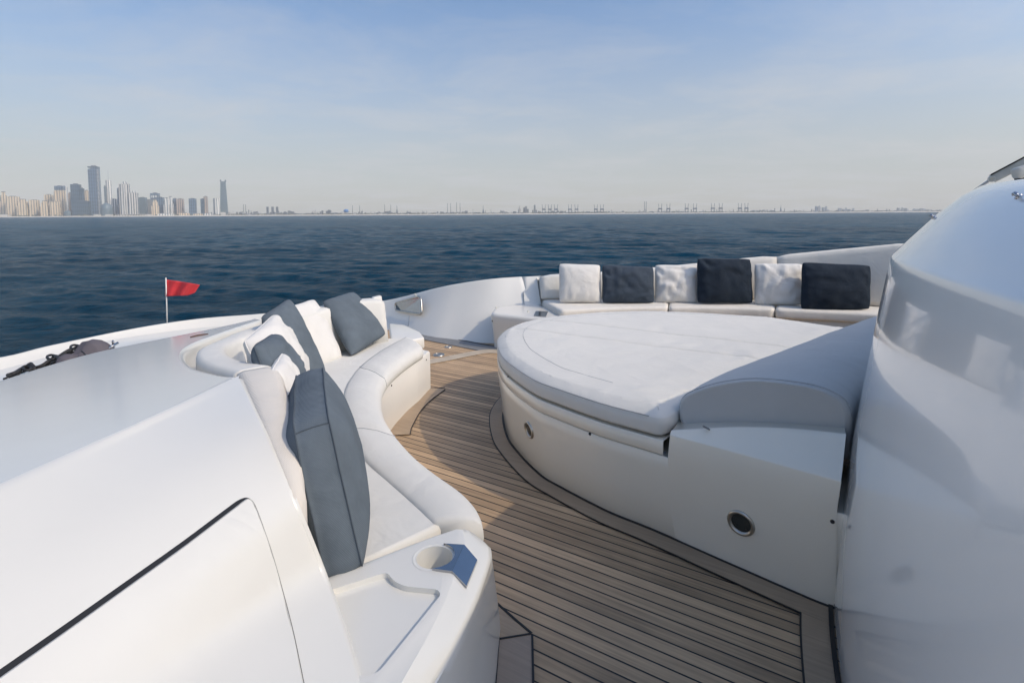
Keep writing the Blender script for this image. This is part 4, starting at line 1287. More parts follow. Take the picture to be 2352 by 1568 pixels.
pts = [P(x + rng.uniform(-6, 6), y + 6 + rng.uniform(-4, 4), rng.uniform(0.0, 0.06)) for x, y in ctr]
tube('rope', catmull(pts, 8), 0.012, M_rubber, rp, 8)
pts = [P(x + rng.uniform(-10, 10), y + 8 + rng.uniform(-4, 4), rng.uniform(-0.02, 0.03)) for x, y in ctr[::2]]
tube('rope', catmull(pts, 8), 0.010, M_rubber, rp, 8)
for (x, y) in ((62, 845), (118, 820), (172, 797)):
    ringp = [P(x + 10 * math.cos(a), y + 5 * math.sin(a), 0.08) for a in [2 * PI * k / 16 for k in range(16)]]
    tube('shackle', ringp, 0.011, M_rubber, rp, 8, closed=True)
bt2 = thing('boat_hook', 'pale boat hook pole lying under the black rope on the bow', 'boat hook', P(100, 860, -0.03))
tube('pole', [P(20, 872, -0.01), P(160, 838, -0.01)], 0.02, M_plastic, bt2, 10)
tube('tip', [P(88, 856.4, -0.008), P(108, 851.4, -0.008)], 0.024, M_steelb, bt2, 10)
bt3 = thing('trim_strip', 'small brown scuffed trim strip on the glossy coaming near the sofa', 'trim strip', CT(455, 773))
tube('bar', [CT(438, 777) + V3((0, 0, 0.006)), CT(455, 773.5) + V3((0, 0, 0.010)), CT(478, 769.5) + V3((0, 0, 0.006))], 0.006, plain('brown_trim', (0.10, 0.05, 0.035), 0.5), bt3, 6)

# ---------------- pillows
def pillow(name, BL, BR, TR, TL, T, m, label, group, seed=0, boxy=False, wrinkle=1.0, mseam=None, sag=0.0):
    c = (BL + BR + TR + TL) / 4
    o = thing(name, label, 'pillow', (BL + BR) / 2, group)
    nrm = (BR - BL).cross(TL - BL).normalized()
    if nrm.dot(CP - c) < 0: nrm = -nrm
    wd = ((BR - BL).length + (TR - TL).length) / 2; ht = ((TL - BL).length + (TR - BR).length) / 2
    N = 30
    S = [math.sin(-PI / 2 + PI * i / N) for i in range(N + 1)]
    rg = random.Random(seed)
    folds = [(rg.uniform(-.8, .8), rg.uniform(-.8, .8), rg.uniform(0, PI), rg.uniform(.25, .6), rg.uniform(-1, 1)) for _ in range(9)]
    sides = []
    for sgn in (1, -1):
        vs = []
        for t in S:
            for s in S:
                pin = 0.05; s0_, t0_ = s, t; k_c = 1 - 0.075 * (s * s * t * t) ** 2
                ss_ = s * (1 - pin * (1 - t * t) * s * s) * k_c; tt = t * (1 - pin * (1 - s * s) * t * t) * k_c
                if sag: tt -= sag * (1 - s * s) * max(0, t) ** 2
                # round the corners a little
                a = (ss_ + 1) / 2; b = (tt + 1) / 2
                p = BL * (1 - a) * (1 - b) + BR * a * (1 - b) + TR * a * b + TL * (1 - a) * b
                if boxy:
                    e = 0.5 * ((1 - s ** 6) * (1 - t ** 6)) ** 0.5 + 0.5 * ((1 - s * s) * (1 - t * t)) ** 0.5
                else:
                    e = ((1 - s * s) * (1 - t * t)) ** 0.42
                d = T / 2 * e
                wz = 0
                for fx, fy, fa, fl, am in folds:
                    dx, dy = s - fx, t - fy
                    al = dx * math.cos(fa) + dy * math.sin(fa); ac = -dx * math.sin(fa) + dy * math.cos(fa)
                    wz += am * math.exp(-(al / fl) ** 2 - (ac / 0.09) ** 2)
                wz += 0.9 * noise.noise(V3((s * 2.5 + seed, t * 2.5, sgn * 3))) + 0.5 * noise.noise(V3((s * 6 + seed, t * 2.0 + s * 3, sgn)))
                # puckers running in from the seams
                edge = 1 - min(1 - abs(s), 1 - abs(t))
                wz += 0.7 * max(0, edge - 0.55) * math.sin((math.atan2(t, s)) * 17 + seed) 
                d += 0.013 * wrinkle * wz * min(1, e * 2.0)
                vs.append(p + nrm * d * sgn)
        sides.append(vs)
    n1 = N + 1
    verts = sides[0] + sides[1]; faces = []
    for k in range(2):
        for i in range(N):
            for j in range(N):
                a = k * n1 * n1 + i * n1 + j
                faces.append((a, a + 1, a + n1 + 1, a + n1))
    me = link_mesh('cover', verts, faces, m, o)
    bm = bmesh.new(); bm.from_mesh(me.data); bmesh.ops.remove_doubles(bm, verts=bm.verts, dist=0.0012)
    bmesh.ops.recalc_face_normals(bm, faces=bm.faces); bm.to_mesh(me.data); bm.free()
    per = [sides[0][j] for j in range(0, n1)] + [sides[0][i * n1 + N] for i in range(1, n1)] + [sides[0][N * n1 + j] for j in range(N - 1, -1, -1)] + [sides[0][i * n1] for i in range(N - 1, 0, -1)]
    per2 = [sides[1][j] for j in range(0, n1)] + [sides[1][i * n1 + N] for i in range(1, n1)] + [sides[1][N * n1 + j] for j in range(N - 1, -1, -1)] + [sides[1][i * n1] for i in range(N - 1, 0, -1)]
    per = [(a + b) / 2 for a, b in zip(per, per2)]
    pp_ = []
    for p in per:
        if not pp_ or (p - pp_[-1]).length > 0.004: pp_.append(p)
    tube('piping', pp_, 0.0032, mseam or m, o, 6, closed=True)
    return o
GF = 'pillows in a row on the far sofa'
def farp(x0, x1, y0, y1, D, m, label, seed, T=0.17, tl=(0, 0), tr=(0, 0), D2=None, mseam=None, **kw):
    D2 = D2 or D
    BL, BR = PD(x0, y1, D), PD(x1, y1, D2)
    TL, TR = PD(x0 + tl[0], y0 + tl[1], D + 0.10), PD(x1 + tr[0], y0 + tr[1], D2 + 0.10)
    return pillow('throw_pillow', BL, BR, TR, TL, T, m, label, GF, seed, mseam=mseam, **kw)
farp(1283, 1383, 604, 696, 5.33, M_pwhite, 'white pillow at the far left end of the far sofa row', 11, wrinkle=0.6, tr=(-3, 3))
farp(1381, 1505, 607, 697, 5.30, M_pslate, 'dark slate pillow with folded top, between the two leftmost white pillows', 23, wrinkle=1.7, tl=(0, 0), tr=(-2, 5), mseam=M_seamd)
farp(1503, 1606, 607, 697, 5.36, M_pwhite, 'creased white pillow in the middle, between the dark slate and the tall navy pillow', 37, wrinkle=1.5, D2=5.32)
farp(1599, 1732, 591, 698, 5.22, M_pnavy, 'tall navy pillow leaning in the middle of the far sofa, its top left corner peaked', 41, T=0.18, wrinkle=1.5, tr=(-6, 2), mseam=M_seamd)
farp(1731, 1845, 604, 702, 5.20, M_pwhite, 'dimpled white pillow partly shaded by the wide navy one beside it', 53, T=0.18, wrinkle=1.2, D2=5.1)
farp(1836, 2001, 600, 712, 4.95, M_pnavy, 'widest navy pillow at the right end of the far sofa, beside the superstructure', 67, T=0.18, wrinkle=1.0, D2=4.85, tl=(3, 0), tr=(2, 8), mseam=M_seamd)
GL = 'pillows heaped on the curved sofa'
def lp(bl, br, tr, tl, T, m, label, seed, **kw):
    return pillow('throw_pillow', PD(*bl), PD(*br), PD(*tr), PD(*tl), T, m, label, GL, seed, **kw)
lp((806, 822, 3.44), (890, 768, 3.86), (811, 668, 4.03), (738, 690, 3.62), 0.16, M_pblue, 'slate blue pillow at the far end of the curved sofa, nearest its white end board', 3, wrinkle=0.5, mseam=M_seamd)
lp((700, 866, 3.20), (790, 822, 3.48), (722, 684, 3.66), (650, 706, 3.35), 0.16, M_pwhite, 'smooth white pillow between the two large slate ones on the curved sofa', 5, wrinkle=0.5)
lp((668, 895, 2.80), (754, 866, 3.05), (664, 681, 3.20), (596, 726, 2.95), 0.17, M_pblue, 'large slate blue pillow standing between two white ones on the curved sofa', 8, wrinkle=0.6, mseam=M_seamd)
lp((628, 925, 2.15), (716, 856, 2.62), (630, 717, 2.66), (557, 782, 2.25), 0.15, M_pwhite, 'white pillow propped behind the small slate pillow in the sofa corner', 13, wrinkle=1.0)
lp((640, 950, 1.95), (702, 872, 2.30), (626, 764, 2.32), (580, 792, 2.02), 0.14, M_pblue, 'small slate pillow in the corner of the curved sofa, mostly hidden', 17, wrinkle=0.9, mseam=M_seamd)
lp((658, 990, 1.78), (692, 900, 2.08), (648, 808, 2.10), (622, 850, 1.86), 0.10, M_pwhite, 'small white pillow peeking out just behind the nearest slate cushion', 19, wrinkle=0.5)
# nearest box cushion
BLn = P(800, 1342, 0.395) ; 
nb0 = PD(797, 1338, 1.285); nb1 = nb0 + V3((-0.185, 0.46, 0.02))
up_v = V3((-0.118, 0.09, 0.385))
def box_cushion():
    o = thing('box_cushion', 'big slate blue box cushion standing on edge at the near end of the curved sofa', 'cushion', (nb0 + nb1) / 2)
    ax = (nb1 - nb0); L = ax.length; ax.normalize(); uv = up_v.normalized(); Ht = up_v.length
    nr = ax.cross(uv).normalized()
    if nr.x < 0: nr = -nr
    TH = 0.115
    # outline rounded rectangle in (ax, uv)
    pts = []
    rc = 0.045
    for cx_, cy_, a0 in ((L - rc, rc, -90), (L - rc, Ht - rc, 0), (rc, Ht - rc, 90), (rc, rc, 180)):
        for k in range(7):
            a = math.radians(a0 + 90 * k / 6); pts.append((cx_ + rc * math.cos(a), cy_ + rc * math.sin(a)))
    d2 = []
    for i in range(len(pts)):
        a, b = pts[i], pts[(i + 1) % len(pts)]
        n = max(1, int(math.hypot(b[0] - a[0], b[1] - a[1]) / 0.018))
        for k in range(n): d2.append((a[0] + (b[0] - a[0]) * k / n, a[1] + (b[1] - a[1]) * k / n))
    cx_, cy_ = L / 2, Ht / 2
    rows = []
    lev = [(0.0, -2.1), (0.3, -2.0), (0.55, -1.78), (0.75, -1.45), (0.89, -1.08), (0.965, -0.86), (0.99, -0.79), (0.985, -0.75), (1.0, -0.5), (1.012, 0), (1.0, 0.5), (0.985, 0.75), (0.99, 0.79), (0.965, 0.86), (0.89, 1.06), (0.75, 1.38), (0.55, 1.68), (0.3, 1.88), (0.0, 1.98)]
    lv_ = catmull([V3((a_, b_, 0)) for a_, b_ in lev[:6]], 3)[:-1] + [V3((a_, b_, 0)) for a_, b_ in lev[5:14]] + catmull([V3((a_, b_, 0)) for a_, b_ in lev[13:]], 3)[1:]
    kl_ = []
    for v_ in lv_: kl_.append((v_.x, v_.y))
    lev = kl_
    for s, t in lev:
        r_ = []
        for (x, y) in d2:
            bx_ = 1 + 0.07 * (1 - ((y - cy_) / cy_) ** 2); by_ = 1 + 0.06 * (1 - ((x - cx_) / cx_) ** 2)
            X, Y = cx_ + (x - cx_) * s * bx_, cy_ + (y - cy_) * s * by_
            p = nb0 + ax * X + uv * Y + nr * (t * TH / 2)
            w_ = noise.noise(V3((X * 7, Y * 7, t))) * 0.003 + noise.noise(V3((X * 18, Y * 6, t * 2))) * 0.0015
            p += nr * w_ * (1 if t > 0 else -1) + (ax * (X - cx_) + uv * (Y - cy_)).normalized() * noise.noise(V3((X * 8, Y * 8, 5))) * 0.0015
            r_.append(p)
        rows.append(r_)
    loft('cover', rows, M_pblue, o, close_u=True)
    ks_ = sorted(range(len(lev)), key=lambda i_: abs(lev[i_][1] - 0.79) + abs(lev[i_][0] - .99))[0], sorted(range(len(lev)), key=lambda i_: abs(lev[i_][1] + 0.79) + abs(lev[i_][0] - .99))[0]
    for k in ks_:
        tube('piping', [p * 1.0 for p in rows[k]], 0.0022, M_seamd, o, 6, closed=True)
    jc_ = min(range(len(d2)), key=lambda i_: (d2[i_][0] - 0.0) ** 2 + (d2[i_][1] - Ht) ** 2)
    mid_ = [r_[jc_] for r_ in rows if True]
    a_i, b_i = min(ks_), max(ks_)
    tube('corner_seam', [p * 1.0 for p in mid_[a_i:b_i + 1]], 0.0022, M_seamd, o, 6)
    return o
box_cushion()
# white cushion edge behind the box cushion

exec_far = True
# ================================================================== COAST
M_sand = plain('sand', (0.64, 0.58, 0.48), 0.9, 0, 0.02, 0.2)
M_scrub = plain('scrub', (0.16, 0.16, 0.12), 0.95, 0, 0.02, 0.3)
def facade(name, wall, glass, fl=3.6, bay=5.0, fill=0.6, vert=False, rough=0.35):
    m, t, b = mat(name)
    c = t.nodes.new('ShaderNodeTexCoord'); s = t.nodes.new('ShaderNodeSeparateXYZ')
    t.links.new(c.outputs['Object'], s.inputs[0])
    fz = mth(t, 'FRACT', mth(t, 'DIVIDE', s.outputs[2], fl))
    fx = mth(t, 'FRACT', mth(t, 'DIVIDE', mth(t, 'ADD', s.outputs[0], s.outputs[1]), bay))
    gz = mth(t, 'LESS_THAN', fz, fill if not vert else 0.95)
    gx = mth(t, 'LESS_THAN', fx, 0.75 if not vert else fill)
    g = mth(t, 'MULTIPLY', gz, gx)
    n = nd(t, 'ShaderNodeTexNoise', Scale=0.03, Detail=3.0); t.links.new(c.outputs['Object'], n.inputs['Vector'])
    mxn = t.nodes.new('ShaderNodeMix'); mxn.data_type = 'RGBA'
    t.links.new(g, mxn.inputs['Factor']); mxn.inputs[6].default_value = (*wall, 1)
    t.links.new(ramp(t, n.outputs['Fac'], [(0.3, [v * .7 for v in glass]), (0.7, glass)]), mxn.inputs[7])
    t.links.new(mxn.outputs[2], b.inputs['Base Color'])
    b.inputs['Roughness'].default_value = rough
    return m
F_cream = facade('cream_facade', (0.78, 0.64, 0.46), (0.30, 0.27, 0.24), 3.6, 24, 0.36, True)
F_pale = facade('pale_facade', (0.78, 0.76, 0.71), (0.22, 0.27, 0.32), 3.6, 26, 0.42, True)
F_blue = facade('blue_glass_facade', (0.16, 0.24, 0.33), (0.05, 0.10, 0.17), 30, 22, 0.85)
F_dark = facade('dark_blue_facade', (0.08, 0.14, 0.20), (0.035, 0.075, 0.12), 36, 18, 0.85)
F_teal = facade('teal_glass_facade', (0.17, 0.23, 0.27), (0.10, 0.16, 0.20), 8, 6, 0.8)
F_cols = facade('white_column_facade', (0.82, 0.80, 0.75), (0.09, 0.13, 0.18), 4, 24, 0.62, True)
F_grey = facade('grey_facade', (0.34, 0.34, 0.34), (0.13, 0.16, 0.19), 3.6, 6, 0.6)
F_brown = facade('rose_beige_facade', (0.50, 0.40, 0.34), (0.22, 0.21, 0.21), 3.6, 22, 0.45, True)
M_ind = plain('industrial_grey', (0.20, 0.23, 0.26), 0.8, 0, 0.05, 0.3)
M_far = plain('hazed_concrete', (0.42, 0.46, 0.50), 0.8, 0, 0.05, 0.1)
M_indg = plain('pale_grey_cladding', (0.38, 0.40, 0.42), 0.8, 0, 0.05, 0.2)
M_indw = plain('industrial_white', (0.62, 0.60, 0.56), 0.7, 0, 0.05, 0.2)
M_crane = plain('crane_blue_grey', (0.09, 0.13, 0.19), 0.7, 0, 0.05, 0.2)
M_bluet = plain('blue_tank_paint', (0.05, 0.20, 0.48), 0.5, 0, 0.05, 0.1)
def Dc(x): return 4300 + max(0, (x - 300)) / 1840 * 2300      # distance of the shoreline along the coast
def GY(x): return 499.0 - 12.5 * x / 2141                      # row of the waterline
def wx(x, D): return (x - 1176) / F * D
def zt(x, y, D): return PD(x, y, D).z
GZ = SEA_Z + 9.0
# land strip
xs = list(range(-700, 2700, 60))
def land_pt(x, add, z): 
    D = Dc(x) + add
    return V3((PD(x, 495, Dc(x)).x * (D / Dc(x)), D, z))
rows = [[land_pt(x, 0 + 25 * noise.noise(V3((x * .02, 0, 0))), SEA_Z - 0.5) for x in xs], [land_pt(x, 45, SEA_Z + 5.5) for x in xs], [land_pt(x, 110, SEA_Z + 9.0 + 1.5 * noise.noise(V3((x * .03, 5, 0)))) for x in xs]]
o = loft('beach', rows, M_sand); o['kind'] = 'structure'
rows = [[land_pt(x, 95, SEA_Z + 7.0) for x in xs], [land_pt(x, 150, GZ) for x in xs], [land_pt(x, 1500, GZ + 2) for x in xs]]
o = loft('land', rows, M_scrub); o['kind'] = 'structure'
# tree belt, uncountable
rgt = random.Random(9)
mb = MB()
for x in np.arange(-40, 2330, 2.4):
    D = Dc(x) + rgt.uniform(170, 420)
    h = rgt.uniform(5, 14) + (6 * max(0, noise.noise(V3((x * .013, 3, 0)))) if x > 500 else 0)
    if rgt.random() < 0.15: continue
    W = rgt.uniform(8, 26)
    c = PD(x, 495, D)
    n = 6; pts = [V3((c.x + W * math.cos(2 * PI * k / n) * rgt.uniform(.7, 1.1), c.y + W * math.sin(2 * PI * k / n), 0)) for k in range(n)]
    mb.prism(pts, GZ - 1, GZ + h, 0.6)
o = mb.build('shore_greenery', M_scrub, None, True, 60); tag(o, 'low dusty shrubs and trees strung along the distant shore', 'greenery', kind='stuff')

def clutter(name, label, m, seed, dens, hmin, hmax, thin=0.0):
    rg = random.Random(seed); mb = MB(); x = 470.0
    while x < 2300:
        x += rg.expovariate(dens)
        D = Dc(x) + rg.uniform(180, 600); h = rg.uniform(hmin, hmax) * (1.5 if rg.random() < .1 else 1)
        if rg.random() < thin: W = rg.uniform(1.5, 3); h *= 2.2
        else: W = rg.uniform(10, 45)
        c = PD(x, 495, D); mb.box((c.x, c.y, GZ + h / 2), (W, 14, h))
    tag(mb.build(name, m), label, 'port clutter', kind='stuff')
def rect(c, w_, d_, rot=0.35):
    R = Matrix.Rotation(rot, 3, 'Z')
    return [V3((c.x, c.y, 0)) + R @ V3((sx * w_ / 2, sy * d_ / 2, 0)) for sx, sy in ((-1, -1), (1, -1), (1, 1), (-1, 1))]
clutter('port_sheds', 'mass of small pale sheds and stores along the distant port', M_indw, 4, 0.13, 5, 12)
clutter('port_works', 'mass of small grey works, pipes and masts along the distant port', M_ind, 6, 0.22, 6, 18, 0.4)
clutter('port_depots', 'mass of small mid grey depots along the distant port', M_indg, 8, 0.16, 6, 15, 0.1)
def tower(zx0, zx1, zy, label, m, back=300, style='box', depth=None, name='skyscraper', cat='tower', extra=None, group=None):
    """coordinates in the enlarged skyline crop"""
    x0, x1, y = zx0 * .2344, zx1 * .2344, 349.1 + .2344 * zy
    xm = (x0 + x1) / 2; D = Dc(xm) + back
    c = PD(xm, 495, D); w_ = (x1 - x0) / F * D
    zt_ = PD(xm, y, D).z; hh = zt_ - GZ
    rot = 0.30
    wd = w_ / (math.cos(rot) + 0.75 * math.sin(rot)); dp = wd * 0.75
    o = thing(name, label, cat, V3((c.x, c.y, GZ)), group)
    mb = MB()
    if style == 'box': mb.prism(rect(c, wd, dp), GZ - 3, zt_)
    elif style == 'step':
        mb.prism(rect(c, wd, dp), GZ - 3, GZ + hh * 0.62); mb.prism(rect(c, wd * .74, dp * .8), GZ + hh * 0.62, GZ + hh * .88); mb.prism(rect(c, wd * .42, dp * .5), GZ + hh * .88, zt_)
    elif style == 'taper': mb.prism(rect(c, wd, dp), GZ - 3, zt_, 0.62)
    elif style == 'round':
        pts = [V3((c.x + w_ / 2 * math.cos(2 * PI * k / 20), c.y + w_ / 2 * math.sin(2 * PI * k / 20), 0)) for k in range(20)]
        mb.prism(pts, GZ - 3, zt_)
    elif style == 'slant':
        p = rect(c, wd, dp); mb.prism(p, GZ - 3, zt_)
        for i in (4, 7): mb.v[i].z -= hh * 0.05
    elif style == 'dome':
        pts = [V3((c.x + w_ / 2 * math.cos(2 * PI * k / 20), c.y + w_ / 2 * math.sin(2 * PI * k / 20), 0)) for k in range(20)]
        mb.prism(pts, GZ - 3, GZ + hh * .5)
        prev = 1.0; zz = GZ + hh * .5
        for k in range(1, 6):
            f_ = math.cos(k / 6 * PI / 2); z2 = GZ + hh * (.5 + .5 * math.sin(k / 6 * PI / 2))
            mb.prism([c + (q - c) * prev for q in [V3((v.x, v.y, c.z)) for v in pts]], zz, z2, f_ / prev); prev = f_; zz = z2
    body = mb.build('facade', m, o)
    # object coordinates from the ground up
    if style in ('box', 'step', 'slant'):
        rb_ = MB(); rb_.prism(rect(c, wd * .45, dp * .5), zt_ - 1, zt_ + max(4, hh * 0.03)); rb_.build('plant_room', M_ind, o)
    if extra: extra(o, c, wd, dp, zt_, hh, D)
    return o
def crown_cols(o, c, wd, dp, z, h, D):
    mb = MB(); mb.prism(rect(c, wd * .7, dp * .7), z, z + h * .04); mb.prism(rect(c, wd * .35, dp * .4), z + h * .04, z + h * .09); mb.build('crown', F_pale, o)
    mb = MB()
    for sx in (-.5, -.17, .17, .5):
        R = Matrix.Rotation(.3, 3, 'Z'); q = c + R @ V3((sx * wd, -dp * .5, 0)); mb.prism(rect(V3((q.x, q.y, 0)), wd * .09, wd * .09), GZ, z + 4)
    mb.build('pilasters', M_indw, o)
def spire(f):
    def g(o, c, wd, dp, z, h, D):
        MB().cyl(V3((c.x, c.y, z)), V3((c.x, c.y, z + h * f)), wd * .07, wd * .02, 8).build('spire', F_pale, o)
    return g
def bluecap(o, c, wd, dp, z, h, D):
    MB().prism(rect(c, wd * 1.03, dp * 1.03), z - h * .13, z + 3).build('glass_cap', F_blue, o)
    mb = MB()
    for sx in (-.5, 0, .5):
        R = Matrix.Rotation(.3, 3, 'Z'); q = c + R @ V3((sx * wd, -dp * .5, 0)); mb.prism(rect(V3((q.x, q.y, 0)), wd * .14, wd * .14), GZ, z - h * .15)
    mb.build('pilasters', F_cream, o)
def gate(o, c, wd, dp, z, h, D):
    MB().prism(rect(c, wd * .8, dp * 1.02), z - h * .2, z - h * .1).build('opening', F_pale, o)
def crown_bars(o, c, wd, dp, z, h, D):
    mb = MB(); p = rect(c, wd * .62, dp * .62)
    for q in p: mb.box((q.x, q.y, z + h * .02), (wd * .09, wd * .09, h * .06))
    mb.build('crown', F_teal, o)
def balc(o, c, wd, dp, z, h, D):
    R = Matrix.Rotation(.3, 3, 'Z'); mb = MB(); q = c + R @ V3((wd * .46, -dp * .3, 0))
    mb2 = MB()
    for k in range(34):
        mb.box((q.x, q.y, GZ + h * (.04 + .92 * k / 34)), (wd * .22, dp * .5, h * .009), R)
    mb.build('balconies', F_pale, o)
    MB().prism(rect(c, wd * 1.02, dp * 1.02), z - h * .02, z + 2).build('parapet', F_dark, o)
TB = [
 (-60, 16, 440, 'grey block cut off by the left edge of the skyline', F_grey, 350, 'box', None),
 (18, 78, 395, 'cream tower with small pitched crown, leftmost tall one', F_cream, 300, 'step', spire(.04)),
 (88, 188, 437, 'wide cream slab second tall block from the left', F_cream, 260, 'box', None),
 (148, 195, 520, 'small grey block between the wide cream slab and the stepped cream tower', F_grey, 420, 'box', None),
 (190, 282, 465, 'stepped cream apartment tower right of the wide cream slab', F_cream, 220, 'step', None),
 (268, 306, 505, 'low grey-blue block tucked between two cream towers', F_blue, 450, 'box', None),
 (305, 382, 470, 'square cream tower with a small grey penthouse', F_cream, 240, 'box', None),
 (408, 482, 480, 'short cream tower in front of the slim twin cream ones', F_cream, 200, 'step', None),
 (456, 524, 420, 'slim cream tower with a notched top left of the banded tower', F_cream, 380, 'box', None),
 (508, 584, 487, 'low cream block at the foot of the banded blue-topped tower', F_cream, 210, 'box', None),
 (563, 642, 338, 'cream column-faced tower with a blue glass top', F_cream, 320, 'box', bluecap),
 (622, 668, 340, 'pale twin tower directly behind the blue-topped cream tower', F_pale, 480, 'box', None),
 (636, 702, 575, 'low bluish domed building at the water edge among cream towers', F_teal, 180, 'dome', None),
 (684, 718, 402, 'slender beige tower touching the dark blue double tower', F_brown, 420, 'box', None),
 (718, 800, 318, 'dark blue tower with a raised corner, taller of the double tower', F_dark, 260, 'box', spire(.01)),
 (796, 836, 358, 'dark blue lower half of the double tower', F_dark, 275, 'box', None),
 (735, 888, 480, 'broad dark blue podium block under the double tower', F_dark, 230, 'box', None),
 (840, 882, 380, 'cream tower between the dark blue double tower and the tallest tower', F_cream, 480, 'box', None),
 (898, 990, 147, 'tallest blue glass tower with white balconies down its right edge', F_blue, 300, 'slant', balc),
 (1034, 1052, 336, 'thin teal slab between the tallest tower and the spired tower', F_teal, 600, 'box', None),
 (1058, 1104, 278, 'pale round topped tower with a long needle spire', F_pale, 650, 'round', spire(.28)),
 (998, 1098, 500, 'half round glass building like a sail at the foot of the tallest tower', F_teal, 200, 'dome', None),
 (1100, 1152, 462, 'white striped mid rise left of the white column towers', F_cols, 350, 'box', None),
 (1152, 1170, 520, 'narrow grey-blue slab at the foot of the blue-grey tower', F_blue, 300, 'box', None),
 (1163, 1197, 355, 'blue-grey tower joined to the white column tower', F_blue, 330, 'box', None),
 (1195, 1284, 318, 'tall white column tower with a crowned top', F_cols, 280, 'box', crown_cols),
 (1286, 1358, 402, 'shorter white column tower right of the crowned one', F_cols, 270, 'box', crown_cols),
 (1362, 1442, 447, 'bluish office tower with a cut corner top', F_teal, 420, 'box', None),
 (1440, 1498, 468, 'grey tower half hidden beside the gate-topped tower', F_grey, 500, 'box', None),
 (1488, 1570, 405, 'blue-grey tower with an open gate shaped top', F_blue, 520, 'box', gate),
 (1494, 1558, 470, 'cream stepped tower standing in front of the gate-topped tower', F_cream, 210, 'step', spire(.05)),
 (1533, 1612, 445, 'plain mid blue glass slab in the centre of the right group', F_blue, 350, 'box', None),
 (1612, 1662, 452, 'white tower with pointed top, left of a pair', F_pale, 280, 'step', None),
 (1655, 1704, 440, 'white tower with pointed top, right of a pair', F_pale, 340, 'step', None),
 (1704, 1742, 457, 'slim blue tower beside the rose-beige slab', F_blue, 380, 'box', None),
 (1738, 1806, 460, 'rose-beige slab tower at the end of the main skyline', F_brown, 360, 'box', None),
 (1860, 1928, 458, 'blue glass tower standing alone right of the rose-beige slab', F_blue, 300, 'box', None),
 (1972, 2008, 460, 'dark blue half of the joined pair before the tapering tower', F_dark, 320, 'box', None),
 (2002, 2042, 437, 'beige half with dark top of the joined pair', F_brown, 330, 'box', None),
 (2098, 2156, 455, 'pale rounded tower just left of the tapering tower', F_pale, 310, 'round', None),
 (2160, 2238, 290, 'lone tapering teal glass tower with open crown', F_teal, 420, 'taper', crown_bars),
]
for zx0, zx1, zy, lab, m, back, st, ex in TB:
    tower(zx0, zx1, zy, lab + ', on the distant shore' if len(lab.split()) <= 12 else lab, m, back, st, extra=ex)
# low seafront buildings
LB = [(-40, 88, 612, 'low white roofed pavilion at the left edge of the shore', M_indw), (925, 985, 612, 'small white pavilion below the tallest tower', M_indw), (1040, 1100, 612, 'low white hall under the half round building', M_indw),
      (1270, 1330, 628, 'white boathouse on the beach under the column towers', M_indw), (1430, 1485, 610, 'white waterfront block left of the long promenade hall', M_indw), (1560, 1700, 605, 'long cream promenade hall below the pointed white pair', F_pale), (1760, 1855, 600, 'cream low rise hall below the rose-beige slab', F_cream), (1900, 1985, 606, 'cream seafront villa row below the lone blue tower', F_cream), (2000, 2080, 604, 'pale low warehouse beside the joined pair', F_pale), (2165, 2210, 590, 'white entrance block at the foot of the tapering tower', M_indw)]
for a, b, y, lab, m in LB:
    tower(a, b, y, lab, m, 140, 'box', name='seafront_building', cat='building')
# bridge / elevated road
x0, x1 = 1120 * .2344, 1440 * .2344
mb = MB(); a, b = PD(x0, 495, Dc(x0) + 130), PD(x1, 495, Dc(x1) + 130)
n = 12
for k in range(n):
    p = a.lerp(b, (k + .5) / n); mb.box((p.x, p.y, GZ + 4), (6, 6, 10))
o = thing('viaduct', 'long low white viaduct along the beach below the column towers', 'viaduct', V3((a.x, a.y, GZ)))
mb.build('piers', M_indw, o); mb = MB(); mb.box(((a.x + b.x) / 2, (a.y + b.y) / 2, GZ + 11), ((b - a).length, 12, 4)); mb.build('road_deck', M_indw, o)

# industrial shore: coordinates are frame rows/columns
def grp_chimney(x, y, lab, r=2.6, m=M_ind, back=500, group='thin chimneys on the industrial shore', base_y=None):
    D = Dc(x) + back; c = PD(x, 495, D); z = PD(x, y, D).z
    o = thing('chimney', lab, 'chimney', V3((c.x, c.y, GZ)), group)
    MB().cyl((c.x, c.y, GZ - 2), (c.x, c.y, z), r * 1.3, r, 10).build('stack', m, o); MB().cyl((c.x, c.y, z - 6), (c.x, c.y, z + 1), r * 1.2, r * 1.2, 10).build('rim', m, o)
CH = [(560, 470, 'grey chimney left of pair'), (565, 470, 'cream chimney near the power station'), (810, 472, 'lattice mast left of the blue tank pair'), (826.5, 472, 'lattice mast right of the blue tank'), (884, 470, 'flare mast left of three'), (898, 471, 'flare mast middle of three'),
      (1028, 467, 'first of the four tall thin chimneys'), (1035.5, 467, 'second of the four tall thin chimneys'), (1049, 465, 'third of the four tall thin chimneys'), (1057, 467, 'fourth of the four tall thin chimneys'), (1480, 463, 'left one of the twin tallest chimneys'), (1484, 463, 'right one of the twin tallest chimneys')]
for x, y, lab in CH: grp_chimney(x, y, lab + ' on the far shore', 2.4 if x < 1400 else 3.2)
